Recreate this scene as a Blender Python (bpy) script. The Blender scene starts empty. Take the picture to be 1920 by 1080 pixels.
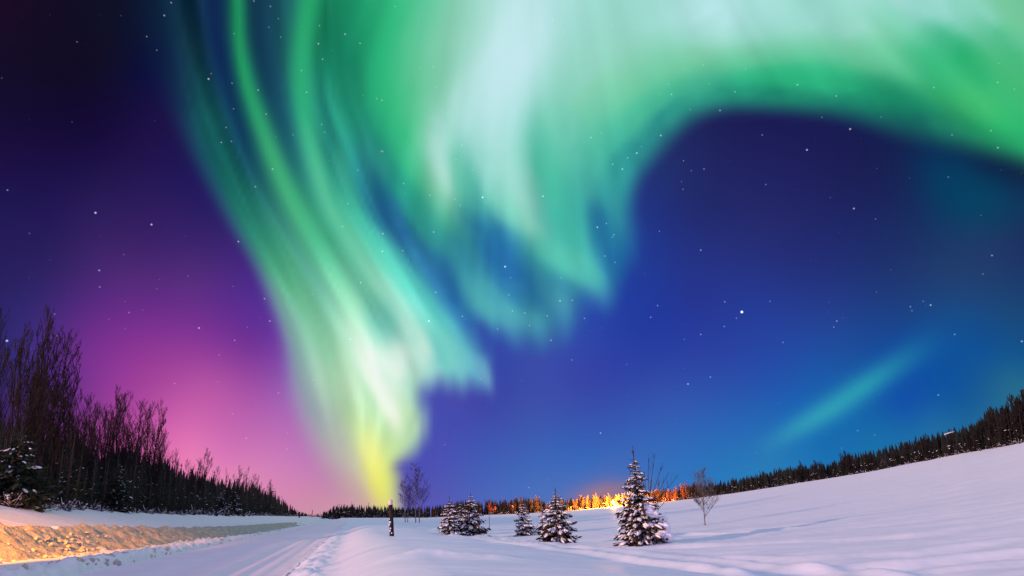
import bpy, math, random
import numpy as np
from mathutils import Vector, Matrix

scene = bpy.context.scene
COL = scene.collection
R = math.radians

# ------------------------------------------------------------------ camera
FPX = 1300.0                     # focal length on a 1920 px wide picture
EYE = np.array([0.0, 0.0, 1.5])
PITCH, ROLL = math.atan(420 / FPX), R(1.5)
_F = np.array([0, math.cos(PITCH), math.sin(PITCH)])
_R0 = np.array([1.0, 0, 0]); _U0 = np.cross(_R0, _F)
_R = _R0 * math.cos(ROLL) - _U0 * math.sin(ROLL)
_U = _U0 * math.cos(ROLL) + _R0 * math.sin(ROLL)
cam_data = bpy.data.cameras.new('camera'); cam = bpy.data.objects.new('camera', cam_data); COL.objects.link(cam)
cam_data.sensor_width = 36; cam_data.lens = FPX / 1920 * 36; cam_data.clip_start = 0.1; cam_data.clip_end = 20000
M = Matrix(((_R[0], _U[0], -_F[0], EYE[0]), (_R[1], _U[1], -_F[1], EYE[1]), (_R[2], _U[2], -_F[2], EYE[2]), (0, 0, 0, 1)))
cam.matrix_world = M
scene.camera = cam

def ray(px, py):
    d = _F + _R * (px - 960) / FPX + _U * (540 - py) / FPX
    return d / np.linalg.norm(d)
def at_dist(px, py, D):
    d = ray(px, py); return EYE + d * (D / math.hypot(d[0], d[1]))
def on_level(px, py, z=0.0):
    d = ray(px, py); return EYE + d * ((z - EYE[2]) / d[2])

# ------------------------------------------------------------------ view
scene.view_settings.view_transform = 'Standard'; scene.view_settings.look = 'None'
scene.view_settings.exposure = 0.0; scene.view_settings.gamma = 1.0
scene.cycles.use_denoising = True
scene.cycles.max_bounces = 6; scene.cycles.diffuse_bounces = 3
scene.cycles.sample_clamp_indirect = 4.0

# ------------------------------------------------------------------ moonlight (low, warm, from behind on the left)
SUN_STRENGTH = 4.0
sun_data = bpy.data.lights.new('moon', 'SUN'); sun = bpy.data.objects.new('moon', sun_data); COL.objects.link(sun)
sun_data.energy = SUN_STRENGTH; sun_data.angle = R(1.5); sun_data.color = (1.0, 0.55, 0.38)
_travel = Vector((0.84, 0.52, -0.155)).normalized()
sun.rotation_euler = _travel.to_track_quat('-Z', 'Y').to_euler()
OVERHEAD = (0.51, 0.45, 0.92)    # glow of the sky overhead and behind

# ------------------------------------------------------------------ night sky with aurora

# ---- night-sky colours: (x, y, r, g, b) as seen on the photo's own 1920x1080 grid, sRGB 0-255
BASE = [
(0,0,26,12,36),(120,30,18,13,36),(0,180,20,14,46),(200,120,17,14,40),(240,60,14,18,44),(270,140,14,16,60),(0,300,28,16,66),(180,250,22,12,58),
(300,220,28,18,70),(340,260,30,20,78),(0,380,30,24,80),(200,380,42,28,88),(0,460,38,28,90),(340,330,34,24,88),(180,470,60,36,104),(370,400,44,30,98),
(0,990,150,90,130),(150,990,210,110,160),(300,990,226,140,178),(450,990,214,150,182),(600,990,200,150,168),(760,990,120,100,180),(900,990,90,106,186),(1050,990,90,120,190),(1200,990,70,116,190),(1350,990,46,130,190),(1500,990,36,132,186),(1650,990,34,132,180),(1800,990,40,126,164),(1920,990,44,128,150),(1920,850,40,116,150),(1800,850,34,112,160),(0,900,110,60,110),
(1200,-40,30,30,84),(900,-40,28,30,80),(600,-40,20,26,74),(1600,-40,22,26,76),(1920,-40,18,26,66),(1920,200,18,30,66),(1000,400,32,60,140),(800,300,28,50,120),(1000,200,28,40,100),(700,600,60,80,166),(650,800,110,100,178),(690,450,40,50,130),
(100,420,38,26,88),(240,440,56,32,100),(320,400,48,30,98),(100,500,48,34,98),(260,510,78,42,116),(350,530,88,46,126),(0,540,42,34,98),(60,560,50,38,108),(180,560,86,42,126),(300,560,98,44,132),(430,500,72,40,124),(300,470,64,36,108),(470,560,84,46,144),
(0,620,46,40,110),(60,680,66,46,124),(150,660,112,48,140),(260,650,138,54,148),(380,640,134,56,150),(480,640,110,52,150),(520,640,112,60,160),
(100,720,84,46,128),(200,720,142,58,150),(300,720,168,72,156),(400,720,178,84,164),(500,720,152,80,168),(540,730,150,96,180),
(250,790,178,76,158),(320,810,214,104,176),(400,800,204,104,176),(480,800,188,104,178),(560,800,176,108,182),
(360,850,230,124,181),(430,860,214,120,183),(520,870,206,126,184),(590,870,190,124,184),(450,900,226,138,182),(540,920,210,134,178),(620,930,200,140,172),(580,950,206,142,168),(690,960,200,150,168),
(300,900,228,120,176),(200,900,210,100,160),(100,850,130,60,130),(0,800,70,40,100),
(760,930,98,88,178),(760,880,84,82,178),(820,840,74,80,178),(850,780,68,76,174),(900,750,64,70,166),(860,750,72,74,170),(950,690,54,72,166),(1000,670,58,76,168),
(820,920,84,88,178),(900,880,68,94,182),(1000,850,62,98,182),(1000,780,62,84,172),(1100,880,62,108,188),(1100,800,56,88,176),(1000,930,76,112,188),(1120,930,104,110,178),(1200,900,66,112,188),
(1100,700,54,68,166),(1100,620,46,72,168),(1150,560,36,62,160),(1200,500,34,60,150),(1200,650,40,62,160),(1250,600,36,58,156),(1300,560,38,54,144),(1230,400,34,50,128),(1240,320,34,48,112),(1300,280,32,40,98),
(1350,240,30,32,88),(1450,230,28,28,84),(1600,250,24,28,80),(1450,320,32,34,96),(1600,330,28,32,86),(1300,400,34,44,112),(1450,420,36,42,108),(1600,420,30,40,102),(1680,340,24,36,86),
(1350,480,38,50,128),(1500,500,36,48,122),(1650,480,30,48,108),(1400,580,38,60,150),(1550,600,36,66,146),(1700,560,30,62,124),(1350,680,44,70,164),(1450,720,36,84,172),
(1250,740,52,82,172),(1350,780,44,96,178),(1250,830,52,104,184),(1350,860,42,114,186),(1450,870,40,122,182),(1550,840,26,108,176),(1500,780,28,104,180),
(1600,720,24,92,166),(1700,760,20,82,168),(1650,810,25,106,168),(1750,790,30,104,162),(1800,750,20,88,154),(1850,720,28,92,146),(1900,710,36,104,140),(1920,680,22,88,142),
(1780,620,20,80,146),(1850,650,18,80,146),(1900,600,26,74,124),(1800,540,32,66,118),(1900,500,30,56,106),(1750,700,16,80,160),
(1750,300,16,44,86),(1800,330,10,56,92),(1850,370,10,64,96),(1900,350,16,44,80),(1850,310,16,36,72),(1920,330,18,36,68),(1800,390,14,60,98),(1850,420,28,58,100),(1920,420,30,46,92),(1740,380,20,48,94),
]
BODY = [
(300,20,10,34,60),(340,20,12,42,62),(365,80,28,66,78),(385,160,30,90,98),(405,30,10,30,68),(420,120,14,40,84),(480,40,18,54,76),(520,60,20,76,80),(500,150,20,66,88),(340,150,16,50,76),(395,230,30,112,110),(420,290,34,122,114),(385,280,24,90,104),
(640,40,22,128,92),(650,130,22,124,96),(690,60,34,158,110),(740,10,42,182,122),(720,100,42,182,122),(790,30,96,200,155),(765,110,96,195,150),(830,60,130,205,175),(900,30,168,222,210),(960,60,196,233,237),(1000,20,190,231,234),
(1080,30,160,218,212),(1150,60,150,214,200),(1100,110,150,213,195),(950,130,194,232,238),(890,180,190,231,233),(860,100,150,214,192),(810,160,122,203,165),(760,200,62,190,130),(705,200,42,178,118),(650,210,34,145,112),(610,250,30,120,108),
(830,240,172,224,216),(785,220,98,198,150),(790,290,104,204,160),(812,280,176,225,215),(832,330,174,222,205),(832,370,140,210,175),(838,400,80,195,150),(772,310,66,194,140),(750,260,44,184,126),(700,280,34,130,118),
(725,330,36,138,124),(690,330,26,98,116),(720,400,30,86,134),(750,350,40,160,132),(762,380,44,160,140),(795,420,58,170,150),(820,440,56,162,154),(870,350,84,194,168),(852,320,104,200,176),(920,250,172,224,220),(960,220,186,230,232),(930,330,166,222,216),
(980,320,152,216,206),(992,400,150,215,200),(1004,440,122,210,190),(960,390,116,205,180),(930,370,126,208,190),(895,390,60,158,155),(870,430,40,122,150),(910,430,36,110,156),(940,460,36,104,164),(950,500,38,104,168),(975,540,38,108,170),(975,470,50,140,172),
(860,480,48,130,160),(840,520,48,122,165),(885,540,66,160,178),(905,570,80,175,180),(950,600,84,178,185),(1005,612,78,166,182),(1000,570,52,135,172),(1050,560,70,152,175),(1058,590,70,145,178),(1040,530,58,148,172),(1020,475,72,192,176),
(1060,485,90,200,180),(1095,500,88,198,180),(1112,530,66,160,175),(1080,440,72,190,175),(1040,420,62,180,168),(1060,380,74,190,170),(1030,340,80,195,165),(1000,270,112,204,182),(1016,300,78,190,162),(1060,260,116,205,180),(1040,180,140,212,190),
(1120,200,125,205,170),(1180,160,120,205,165),(1250,120,116,203,165),(1180,100,140,210,185),(1300,110,120,203,160),(1200,220,80,194,155),(1240,180,76,190,150),(1150,250,74,188,158),(1120,290,85,195,165),(1100,340,84,190,170),(1090,400,64,180,166),
(1122,410,34,108,150),(1115,370,60,160,160),(1130,450,38,120,160),(1142,360,48,150,152),(1152,420,42,132,156),(1165,460,36,116,160),(1178,490,32,92,160),(1180,300,36,130,136),(1155,320,46,146,146),(1232,235,36,128,136),(1270,205,38,140,130),(1300,178,56,170,140),
(1310,155,78,186,148),(1400,148,48,186,135),(1450,140,42,182,124),(1430,178,26,120,106),(1350,180,34,134,120),(1500,148,46,184,130),(1500,188,28,124,106),(1600,165,42,176,122),(1600,200,24,104,100),(1650,190,28,140,104),(1700,185,26,142,100),
(1700,225,20,88,92),(1800,190,62,186,110),(1800,240,26,112,96),(1850,200,78,190,115),(1860,240,45,182,108),(1900,230,42,185,112),(1900,275,32,140,96),(1350,60,182,228,230),(1330,20,192,232,240),(1280,70,146,214,198),(1430,50,155,215,208),(1450,100,122,203,168),
(1380,110,116,200,160),(1550,30,160,217,212),(1590,55,160,218,208),(1560,90,105,198,155),(1640,100,110,200,155),(1715,20,182,226,230),(1770,20,180,226,230),(1840,20,160,216,212),(1900,15,120,200,150),(1900,60,108,197,148),(1760,65,80,192,150),(1780,85,44,176,116),
(1815,115,38,172,110),(1850,60,105,196,158),(1880,80,50,180,118),(1850,140,70,188,125),(1760,130,48,184,124),(1900,140,74,186,115),(1680,110,92,195,145),(1690,60,140,210,185),(1540,150,48,185,130),(1250,20,168,222,218),(1200,20,155,216,206),
(440,350,34,128,116),(470,400,48,152,132),(500,440,62,168,142),(530,490,88,190,140),(560,540,106,200,150),(590,600,128,209,165),(620,650,150,215,172),(560,650,132,178,168),(552,610,128,180,172),(580,720,155,188,180),(595,745,164,178,182),(630,800,182,192,180),
(620,750,168,202,172),(650,850,192,188,176),(666,868,206,204,166),(664,905,204,184,166),(676,940,208,176,158),(734,882,206,226,140),(738,915,196,206,140),(685,900,200,190,168),(640,730,178,220,180),(660,720,190,226,192),(700,760,186,226,182),(690,810,214,236,166),(692,845,240,244,156),(700,880,234,238,112),(706,915,234,230,100),(702,945,224,196,140),(725,900,226,236,126),
(660,820,188,216,168),(672,780,182,221,172),(740,765,205,230,190),(720,720,232,244,230),(735,755,236,246,226),(700,690,228,242,228),(680,660,206,233,213),(660,620,186,226,200),(668,585,170,221,188),(640,560,126,208,165),(650,520,116,203,165),(705,610,112,203,186),
(722,592,100,196,182),(690,550,120,206,176),(735,560,152,216,196),(760,600,166,221,206),(780,630,186,228,211),(795,660,200,233,218),(745,670,218,240,228),(735,700,226,242,231),(770,700,190,230,211),(790,712,160,215,201),(772,740,156,215,188),(762,780,190,225,175),
(772,800,172,220,176),(755,825,190,226,168),(738,845,190,226,160),(820,640,104,200,190),(850,660,120,205,196),(830,700,110,195,196),(880,690,100,182,196),(903,705,112,180,204),(870,640,96,186,190),(840,600,92,192,186),(800,560,76,186,176),(790,590,124,209,195),(760,530,80,190,172),
(735,490,78,188,168),(700,460,68,180,156),(680,430,60,168,150),(650,400,70,184,146),(590,420,52,166,126),(625,470,72,182,142),(570,370,48,150,118),(540,300,30,110,112),(520,240,28,82,102),(460,270,22,70,100),(500,350,38,110,116),(530,400,52,140,124),
(755,430,34,92,142),(790,490,36,100,156),(812,520,44,110,164),(840,570,38,104,166),(870,610,44,108,174),(905,650,42,98,175),(690,370,30,110,128),(735,380,30,90,134),(650,300,36,130,122),(650,350,44,150,132),(600,330,52,165,128),(945,640,48,96,176),(1090,575,46,110,176),(1150,500,34,104,164),
(480,300,22,84,104),
]
# outline of the bright curtains with the softness of its edge
HULL = [(285,-300,60),(285,0,60),(308,100,55),(332,190,42),(360,270,32),(400,350,28),(438,420,24),(478,490,22),(511,560,24),(536,630,26),(550,700,34),(567,765,40),(594,825,46),(630,880,48),(668,930,36),(700,970,28),
(742,985,22),(746,935,20),(741,900,14),(739,872,14),(775,846,30),(797,815,30),(800,780,30),(792,748,28),(803,731,32),(860,727,36),(918,728,26),(919,690,26),(905,650,26),(892,606,34),(925,618,46),(960,634,46),(1010,636,46),(1050,612,46),(1085,580,46),(1125,550,42),(1146,522,36),(1180,498,34),(1192,450,30),(1182,390,26),(1196,335,26),
(1232,285,30),(1274,240,30),(1326,210,28),(1400,202,24),(1550,212,26),(1640,232,30),(1720,256,34),(1800,272,30),(1870,290,28),(1920,303,28),(2300,410,30),(2600,-300,60)]
# finer rays: (points (x, y, half width, alpha), colours at start..end)
RAYS = [
 ([(443,-60,13,.9),(447,0,14,.95),(450,80,14,.95),(465,160,15,.95),(492,240,17,.9),(515,310,19,.9),(545,385,22,.8),(575,440,24,.6),(605,510,24,.2)],[(30,165,95),(36,166,98),(40,168,104),(66,182,116),(80,188,128),(100,200,150)]),
 ([(590,-60,20,.9),(582,0,20,.9),(566,100,19,.9),(565,180,18,.9),(575,250,16,.9),(594,330,14,.9),(618,395,15,.8),(660,455,18,.75),(695,515,20,.7),(722,560,18,.5),(745,610,18,.2)],[(40,168,108),(44,174,112),(50,184,130),(90,200,155),(108,204,166),(150,214,185),(165,220,195)]),
 ([(398,-40,16,.6),(405,60,16,.7),(422,150,14,.7),(445,230,14,.6),(475,300,15,.5),(508,370,15,.45),(535,425,14,.45),(565,480,13,.5),(592,530,14,.5),(618,580,16,.4),(640,640,14,.2)],[(10,30,72),(12,36,84),(18,56,96),(28,90,104),(72,140,135),(84,150,146),(120,180,160)]),
 ([(482,-40,18,.8),(486,60,18,.8),(505,150,17,.7),(530,230,16,.6),(558,310,15,.5),(590,380,14,.3),(625,440,12,.15)],[(16,48,72),(18,54,82),(20,66,96),(30,104,110),(45,140,118)]),
 ([(600,120,9,.0),(606,200,9,.35),(616,270,9,.35),(632,330,9,.3),(655,380,9,.0)],[(24,100,105),(30,120,118)]),
 ([(628,260,9,.0),(640,310,10,.35),(655,360,11,.3),(680,410,10,.0)],[(80,188,150),(84,190,158)]),
 ([(682,230,8,.0),(690,280,8,.45),(698,325,9,.35),(704,370,8,.0)],[(52,158,140),(60,150,150)]),
 ([(708,270,8,.0),(718,310,8,.4),(728,350,8,.0)],[(62,168,146),(60,150,150)]),
 ([(700,300,8,.0),(706,340,9,.5),(714,380,11,.4),(730,420,12,.0)],[(26,98,120),(28,84,134)]),
 ([(828,220,14,.0),(820,280,13,.5),(836,330,10,.7),(838,372,8,.3),(838,400,7,0)],[(184,228,226),(180,226,215),(160,218,195)]),
 ([(940,250,16,.0),(955,310,15,.5),(975,370,13,.6),(995,425,10,.5),(1012,450,9,.0)],[(172,226,220),(160,220,208),(130,212,192)]),
 ([(1008,240,10,.0),(1014,300,12,.4),(1030,350,12,.3),(1035,390,12,0)],[(72,188,156),(62,180,165)]),
 ([(1000,452,10,.0),(1035,480,14,.5),(1075,505,13,.6),(1108,528,8,.3),(1120,540,8,0)],[(96,204,182),(92,202,182),(80,180,178)]),
 ([(1112,370,9,.0),(1118,400,11,.6),(1126,440,12,.6),(1138,480,11,.0)],[(34,106,150),(36,116,160)]),
 ([(1142,330,6,.0),(1150,370,6,.5),(1162,420,8,.4),(1170,460,8,0)],[(64,164,158),(52,140,158)]),
 ([(655,590,10,.0),(670,640,13,.4),(690,690,13,.7),(715,735,11,.9),(735,775,10,.9),(748,808,8,.4),(755,830,6,0)],[(205,234,212),(236,246,236),(244,250,236),(230,240,200)]),
 ([(640,600,7,.0),(652,660,8,.4),(672,710,8,.4),(700,760,8,.3),(720,800,8,0)],[(130,205,160),(150,212,168),(165,214,160)]),
 ([(688,790,10,.0),(690,825,12,.5),(700,860,13,.6),(712,900,13,.5),(718,930,8,0)],[(240,244,160),(246,246,140),(236,234,90)]),
 ([(716,555,7,.0),(728,590,9,.35),(730,620,9,.25),(728,640,8,0)],[(92,194,182),(92,194,182)]),
 ([(820,600,7,.0),(835,650,8,.45),(852,690,8,.3),(860,715,6,0)],[(130,212,200),(124,205,200)]),
 ([(806,600,6,.0),(822,660,7,.35),(830,700,7,0)],[(88,190,184),(90,186,188)]),
 ([(868,500,10,.0),(890,545,14,.5),(915,585,12,.5),(940,610,8,0)],[(72,168,176),(84,180,182),(80,172,182)]),
 ([(935,575,8,.0),(948,600,10,.5),(952,622,8,.2),(954,640,6,0)],[(90,184,186),(88,178,186)]),
 ([(996,580,8,.0),(1006,608,10,.4),(1010,630,8,0)],[(84,176,184),(78,166,184)]),
 ([(1046,520,8,.0),(1054,565,11,.4),(1060,600,8,0)],[(76,164,176),(72,150,178)]),
 ([(740,640,10,.0),(748,665,11,.5),(742,700,10,.6),(745,725,8,0)],[(224,241,230),(232,245,236)]),
 ([(788,620,8,.0),(796,655,9,.5),(798,690,8,0)],[(208,236,222),(204,234,220)]),
 ([(735,870,8,.0),(742,890,8,.5),(740,915,7,.2),(738,930,6,0)],[(200,220,120),(205,210,110)]),
 ([(1440,835,13,.2),(1500,800,15,.8),(1560,765,17,1),(1620,725,17,1),(1680,685,18,.7),(1740,645,20,.3),(1780,620,20,0)],[(60,158,184),(50,158,184),(42,152,178),(34,136,170),(28,112,164)]),
 ([(1700,262,20,0),(1745,310,30,.5),(1790,355,38,.7),(1850,385,36,.6),(1920,392,32,.5)],[(8,46,90),(6,62,98),(6,66,100),(10,64,98)]),
 ([(952,560,8,0),(960,605,10,.5),(966,640,9,.35),(968,668,8,0)],[(84,180,184),(78,160,184),(60,120,178)]),
 ([(1004,570,8,0),(1012,615,10,.5),(1016,648,8,.3),(1018,672,7,0)],[(78,170,182),(66,140,182),(56,108,176)]),
 ([(908,550,9,0),(922,590,11,.5),(932,622,9,.3),(938,640,8,0)],[(88,184,182),(76,166,182),(56,116,176)]),
 ([(1048,540,9,0),(1056,580,11,.5),(1062,612,9,.3),(1064,636,8,0)],[(76,162,178),(66,142,178),(50,100,174)]),
 ([(1096,470,9,0),(1110,515,10,.6),(1120,550,8,.4),(1126,575,7,0)],[(92,202,182),(80,186,178),(52,116,172)]),
 ([(1010,10,50,0),(985,70,48,.45),(950,140,48,.5),(905,195,40,.4),(865,245,30,.25),(840,290,20,0)],[(194,232,236),(196,233,240),(190,231,235),(184,228,228)]),
 ([(1040,944,12,0),(1100,930,13,.45),(1150,921,14,.55),(1200,918,13,.35),(1250,908,12,0)],[(150,110,150),(206,128,110),(190,116,118),(120,110,160)]),
 ([(1170,430,9,0),(1178,470,11,.4),(1182,510,9,0)],[(40,120,160),(32,92,160)]),
 ([(846,650,6,0),(862,690,8,.5),(872,722,7,.4),(876,745,6,0)],[(128,210,200),(124,190,205),(90,120,185)]),
 ([(893,650,6,0),(908,690,8,.6),(918,728,6,.5),(922,752,5,0)],[(120,204,200),(126,190,208),(90,115,185)]),
 ([(492,500,8,.0),(520,560,9,.35),(545,620,10,.4),(562,680,10,.4),(580,730,12,.4),(602,780,13,.4),(635,840,14,.35),(668,890,14,.0)],[(120,170,160),(132,176,170),(156,172,182),(190,186,180)]),
 ([(545,520,8,.0),(570,600,9,.35),(585,660,9,.4),(600,720,9,.35),(618,780,9,0)],[(112,206,156),(170,224,186),(186,226,190)]),
 ([(605,600,6,.0),(618,660,7,.35),(622,720,7,.35),(632,770,7,0)],[(128,200,160),(160,214,176)]),
 ([(630,600,7,.0),(645,670,8,.3),(662,730,9,.35),(690,790,9,0)],[(196,228,200),(206,232,196)]),
 ([(700,640,8,.0),(716,690,9,.4),(738,735,9,.35),(758,780,8,0)],[(206,236,220),(170,218,196)]),
 ([(640,440,9,.0),(668,500,10,.35),(700,560,11,.35),(726,610,9,0)],[(84,190,152),(104,200,172)]),
 ([(760,470,10,.0),(792,530,11,.4),(822,585,11,.4),(850,640,10,0)],[(72,186,174),(84,190,182)]),
 ([(778,450,9,.0),(800,500,10,.4),(832,560,10,.35),(856,600,8,0)],[(52,124,166),(48,118,168)]),
 ([(812,450,9,.0),(838,510,10,.5),(858,570,10,.4),(886,625,9,0)],[(34,92,154),(36,98,164)]),
 ([(845,430,9,.0),(860,490,10,.35),(884,550,10,0)],[(56,150,166),(64,160,174)]),
 ([(620,120,10,.0),(630,200,10,.25),(648,270,10,.3),(668,330,9,0)],[(36,142,112),(40,146,124)]),
 ([(660,60,12,.0),(668,150,12,.3),(682,220,11,.25),(700,270,9,0)],[(28,120,92),(28,112,104)]),
 ([(845,250,10,.0),(850,300,11,.25),(862,345,10,.4),(872,380,9,0)],[(120,208,182),(96,196,168)]),
 ([(880,240,16,.0),(900,300,14,.35),(925,345,12,.3),(940,380,8,0)],[(176,226,218),(150,216,202)]),
 ([(1790,60,16,.0),(1815,110,16,.45),(1840,150,14,.4),(1860,190,12,0)],[(36,172,108),(46,180,112)]),
 ([(1735,90,14,.0),(1775,130,14,.35),(1812,170,12,.3),(1830,200,10,0)],[(74,194,140),(70,190,122)]),
 ([(1690,60,16,.0),(1725,100,16,.35),(1760,150,14,.3),(1790,200,10,0)],[(44,178,116),(40,176,112)]),
]
# direction of the rays (x, y, degrees from the +x axis, y down)
FLOW = [(330,100,85),(447,50,88),(470,200,72),(420,330,62),(520,300,68),(520,500,62),(560,600,72),(570,750,70),(640,880,58),(700,880,72),(700,740,55),(650,620,72),(620,450,55),(700,500,55),(770,560,55),(850,650,62),(900,690,70),(750,800,60),(580,100,95),(640,200,85),(700,100,95),(680,300,75),(720,350,70),(740,420,60),(800,520,60),(850,600,55),
(780,250,75),(830,300,85),(770,330,62),(850,380,80),(950,330,70),(1000,430,60),(900,400,40),(940,470,50),(890,550,60),(960,600,20),(1050,500,35),(1100,500,60),(1060,400,80),(1110,420,75),(1160,420,75),(1140,330,70),(1170,300,125),(1230,230,135),(1290,180,150),(1400,170,180),(1550,180,185),(1700,220,196),(1850,270,197),(1900,200,40),(1850,150,50),(1780,100,50),(1700,100,30),(1500,80,180),(1300,80,160),(1150,150,135),(1050,150,120),(950,100,110),(900,200,105),(1000,250,85),(850,100,110),(1060,250,80)]
def _idw(pts, X, Y, sx):
    """ray-aligned blend of scattered colour samples"""
    P = np.array(pts, float); F = np.array(FLOW, float)
    w = 1/((X[...,None]-F[:,0])**2+(Y[...,None]-F[:,1])**2+900)**1.5
    c2 = (w*np.cos(2*np.radians(F[:,2]))).sum(-1); s2 = (w*np.sin(2*np.radians(F[:,2]))).sum(-1)
    conf = np.hypot(c2,s2)/w.sum(-1); th = np.arctan2(s2,c2)/2
    dx = X[...,None]-P[:,0]; dy = Y[...,None]-P[:,1]
    c = np.cos(th)[...,None]; s = np.sin(th)[...,None]
    k = (1-0.58*conf)[...,None]
    D2 = ((dx*c+dy*s)*k)**2 + (-dx*s+dy*c)**2
    h2 = np.maximum(np.sort(D2, axis=-1)[...,3]*0.52, sx*sx)
    W = np.exp(-D2/h2[...,None]) + 1e-9/(1+D2/1e4)
    return (W[...,None]*P[:,2:5]).sum(-2)/W.sum(-1)[...,None]
def _tps(pts, X, Y, lam=0.02):
    P = np.array(pts, float); n = len(P); S = 1000.0
    def phi(r2): return 0.5*r2*np.log(r2+1e-12)
    A = P[:,:2]/S; K = phi(((A[:,None]-A[None])**2).sum(-1)) + lam*np.eye(n)*0.02
    Q = np.hstack([np.ones((n,1)),A]); M = np.block([[K,Q],[Q.T,np.zeros((3,3))]])
    sol = np.linalg.solve(M, np.vstack([P[:,2:5],np.zeros((3,3))]))
    r2 = (X[:,None]/S-A[:,0])**2+(Y[:,None]/S-A[:,1])**2
    return np.clip(phi(r2)@sol[:n]+sol[n]+np.outer(X/S,sol[n+1])+np.outer(Y/S,sol[n+2]),8,250)
def _dense(pts, n=14):
    P = np.array(pts, float); out = []
    Q = np.vstack([2*P[0]-P[1], P, 2*P[-1]-P[-2]])
    for i in range(1, len(Q)-2):
        t = np.linspace(0,1,n,endpoint=False)[:,None]
        a,b,c,d = Q[i-1],Q[i],Q[i+1],Q[i+2]
        out.append(0.5*((2*b)+(c-a)*t+(2*a-5*b+4*c-d)*t*t+(3*b-a-3*c+d)*t**3))
    out.append(P[-1:]); return np.vstack(out)
_nt = np.random.default_rng(5).random((64, 64))
def _n2(x, y):
    xi = np.floor(x).astype(int); yi = np.floor(y).astype(int); fx = x-xi; fy = y-yi; fx = fx*fx*(3-2*fx); fy = fy*fy*(3-2*fy)
    return (_nt[xi%64,yi%64]*(1-fx)+_nt[(xi+1)%64,yi%64]*fx)*(1-fy)+(_nt[xi%64,(yi+1)%64]*(1-fx)+_nt[(xi+1)%64,(yi+1)%64]*fx)*fy-0.5
# the two sides of the left curtain, for its fine rays
LEFT_Y = [-60,0,100,190,270,350,420,490,560,630,700,765,825,880,940]
LEFT_X0 = [285,290,310,335,362,400,438,478,512,538,550,567,594,630,680]
LEFT_X1 = [640,640,640,650,680,710,745,785,830,880,915,915,860,790,745]
def _smooth(t): t = np.clip(t,0,1); return t*t*(3-2*t)
def sky_rgb(X, Y):
    """colour of the night sky, sRGB 0-1, at photo-grid coordinates"""
    shp = X.shape; X = X.ravel().astype(float); Y = Y.ravel().astype(float)
    out = np.empty((len(X),3))
    for s in range(0, len(X), 4000):
        x = X[s:s+4000]; y = Y[s:s+4000]
        xc = np.clip(x,-60,1980); yc = np.clip(y,-30,985)
        col = _tps(BASE, xc, yc)
        body = _idw(BODY, xc, yc, 16)
        H = _dense(HULL + HULL[:1], 6)
        a = H[:-1,:2]; b = H[1:,:2]
        ab = b-a; t = ((x[:,None]-a[:,0])*ab[:,0]+(y[:,None]-a[:,1])*ab[:,1])/np.maximum((ab**2).sum(1),1e-6)
        t = np.clip(t,0,1); dx = x[:,None]-(a[:,0]+t*ab[:,0]); dy = y[:,None]-(a[:,1]+t*ab[:,1])
        D = np.hypot(dx,dy); k = D.argmin(1); d = D[np.arange(len(x)),k]
        w = 1/(D+4)**3; soft = (w*H[:-1,2]).sum(1)/w.sum(1)
        inside = np.zeros(len(x),bool)
        for (x0,y0),(x1,y1) in zip(a,b):
            c = ((y0>y)!=(y1>y))
            if abs(y1-y0)>1e-9: inside ^= c & (x < (x1-x0)*(y-y0)/(y1-y0)+x0)
        sd = np.where(inside,d,-d)
        th = np.arctan2(x-980, y+700); rad = np.hypot(x-980, y+700)
        fing = _n2(th*46+3.1, rad/420) + 0.6*_n2(th*95, rad/300+5)
        low = _smooth((x-880)/60)*(1-_smooth((x-1190)/60))*_smooth((y-380)/120)
        edge = _smooth((x-770)/40)*(1-_smooth((x-940)/20))*_smooth((y-660)/40)
        sd = sd + 34*fing*low + 24*edge*(_n2(x/17, y/150)+0.6*_n2(x/8+4, y/90))-10*edge
        al = _smooth(0.5+sd/(2*soft))[:,None]
        xl = np.interp(y, LEFT_Y, LEFT_X0); xr = np.interp(y, LEFT_Y, LEFT_X1); qb = (x-xl)/(xr-xl)
        inb = 1-_smooth((qb-0.92)/0.2)
        wob = 0.25*_n2(y/130+7, qb*2)
        nb = (_n2((qb+0.08*wob)*10, y/330+2)+0.8*_n2((qb+0.08*wob)*19+9, y/240+4)+0.38*_n2(qb*35+3, y/180))*_smooth((900-y)/160)*_smooth((qb+0.02)/0.12)*(1-0.9*_smooth((qb-0.5)/0.2)*_smooth((y-560)/90))
        nr = (0.8*_n2(th*22+1.7, rad/420)+0.8*_n2(th*48+8, rad/260+3)+0.35*_n2(th*90+5, rad/300))*(0.35+0.65*_smooth((y-240)/140)*(1-_smooth((x-1150)/80)))
        nn = nb*inb+0.42*nr*(1-inb)
        lum = body.mean(1); amp = 0.40*(1-0.5*_smooth((lum-150)/70))
        body = np.clip(body*(1+(amp*nn)[:,None])+(14*nn)[:,None]*np.array([1,0.9,0.8]),4,252)
        col = col*(1-al)+body*al
        for pts, cols in RAYS:
            R = _dense(pts); cc = np.array(cols,float)
            D = np.hypot(x[:,None]-R[:,0], y[:,None]-R[:,1])
            wgt = np.exp(-(D/9.0)**2+((D.min(1)/9.0)**2)[:,None])
            wgt /= wgt.sum(1)[:,None]
            i = wgt@np.arange(len(R)); wd = wgt@R[:,2]; am = wgt@np.clip(R[:,3],0,1); d = D.min(1)
            f = i/(len(R)-1)*(len(cc)-1); f0 = np.clip(f.astype(int),0,len(cc)-2); fr=(f-f0)[:,None]
            rc = cc[f0]*(1-fr)+cc[f0+1]*fr
            A = (am*np.exp(-0.5*(d/wd)**2))[:,None]
            col = col*(1-A)+rc*A
        out[s:s+4000] = np.clip(col/255,0,1)
    return out.reshape(shp+(3,))
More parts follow.
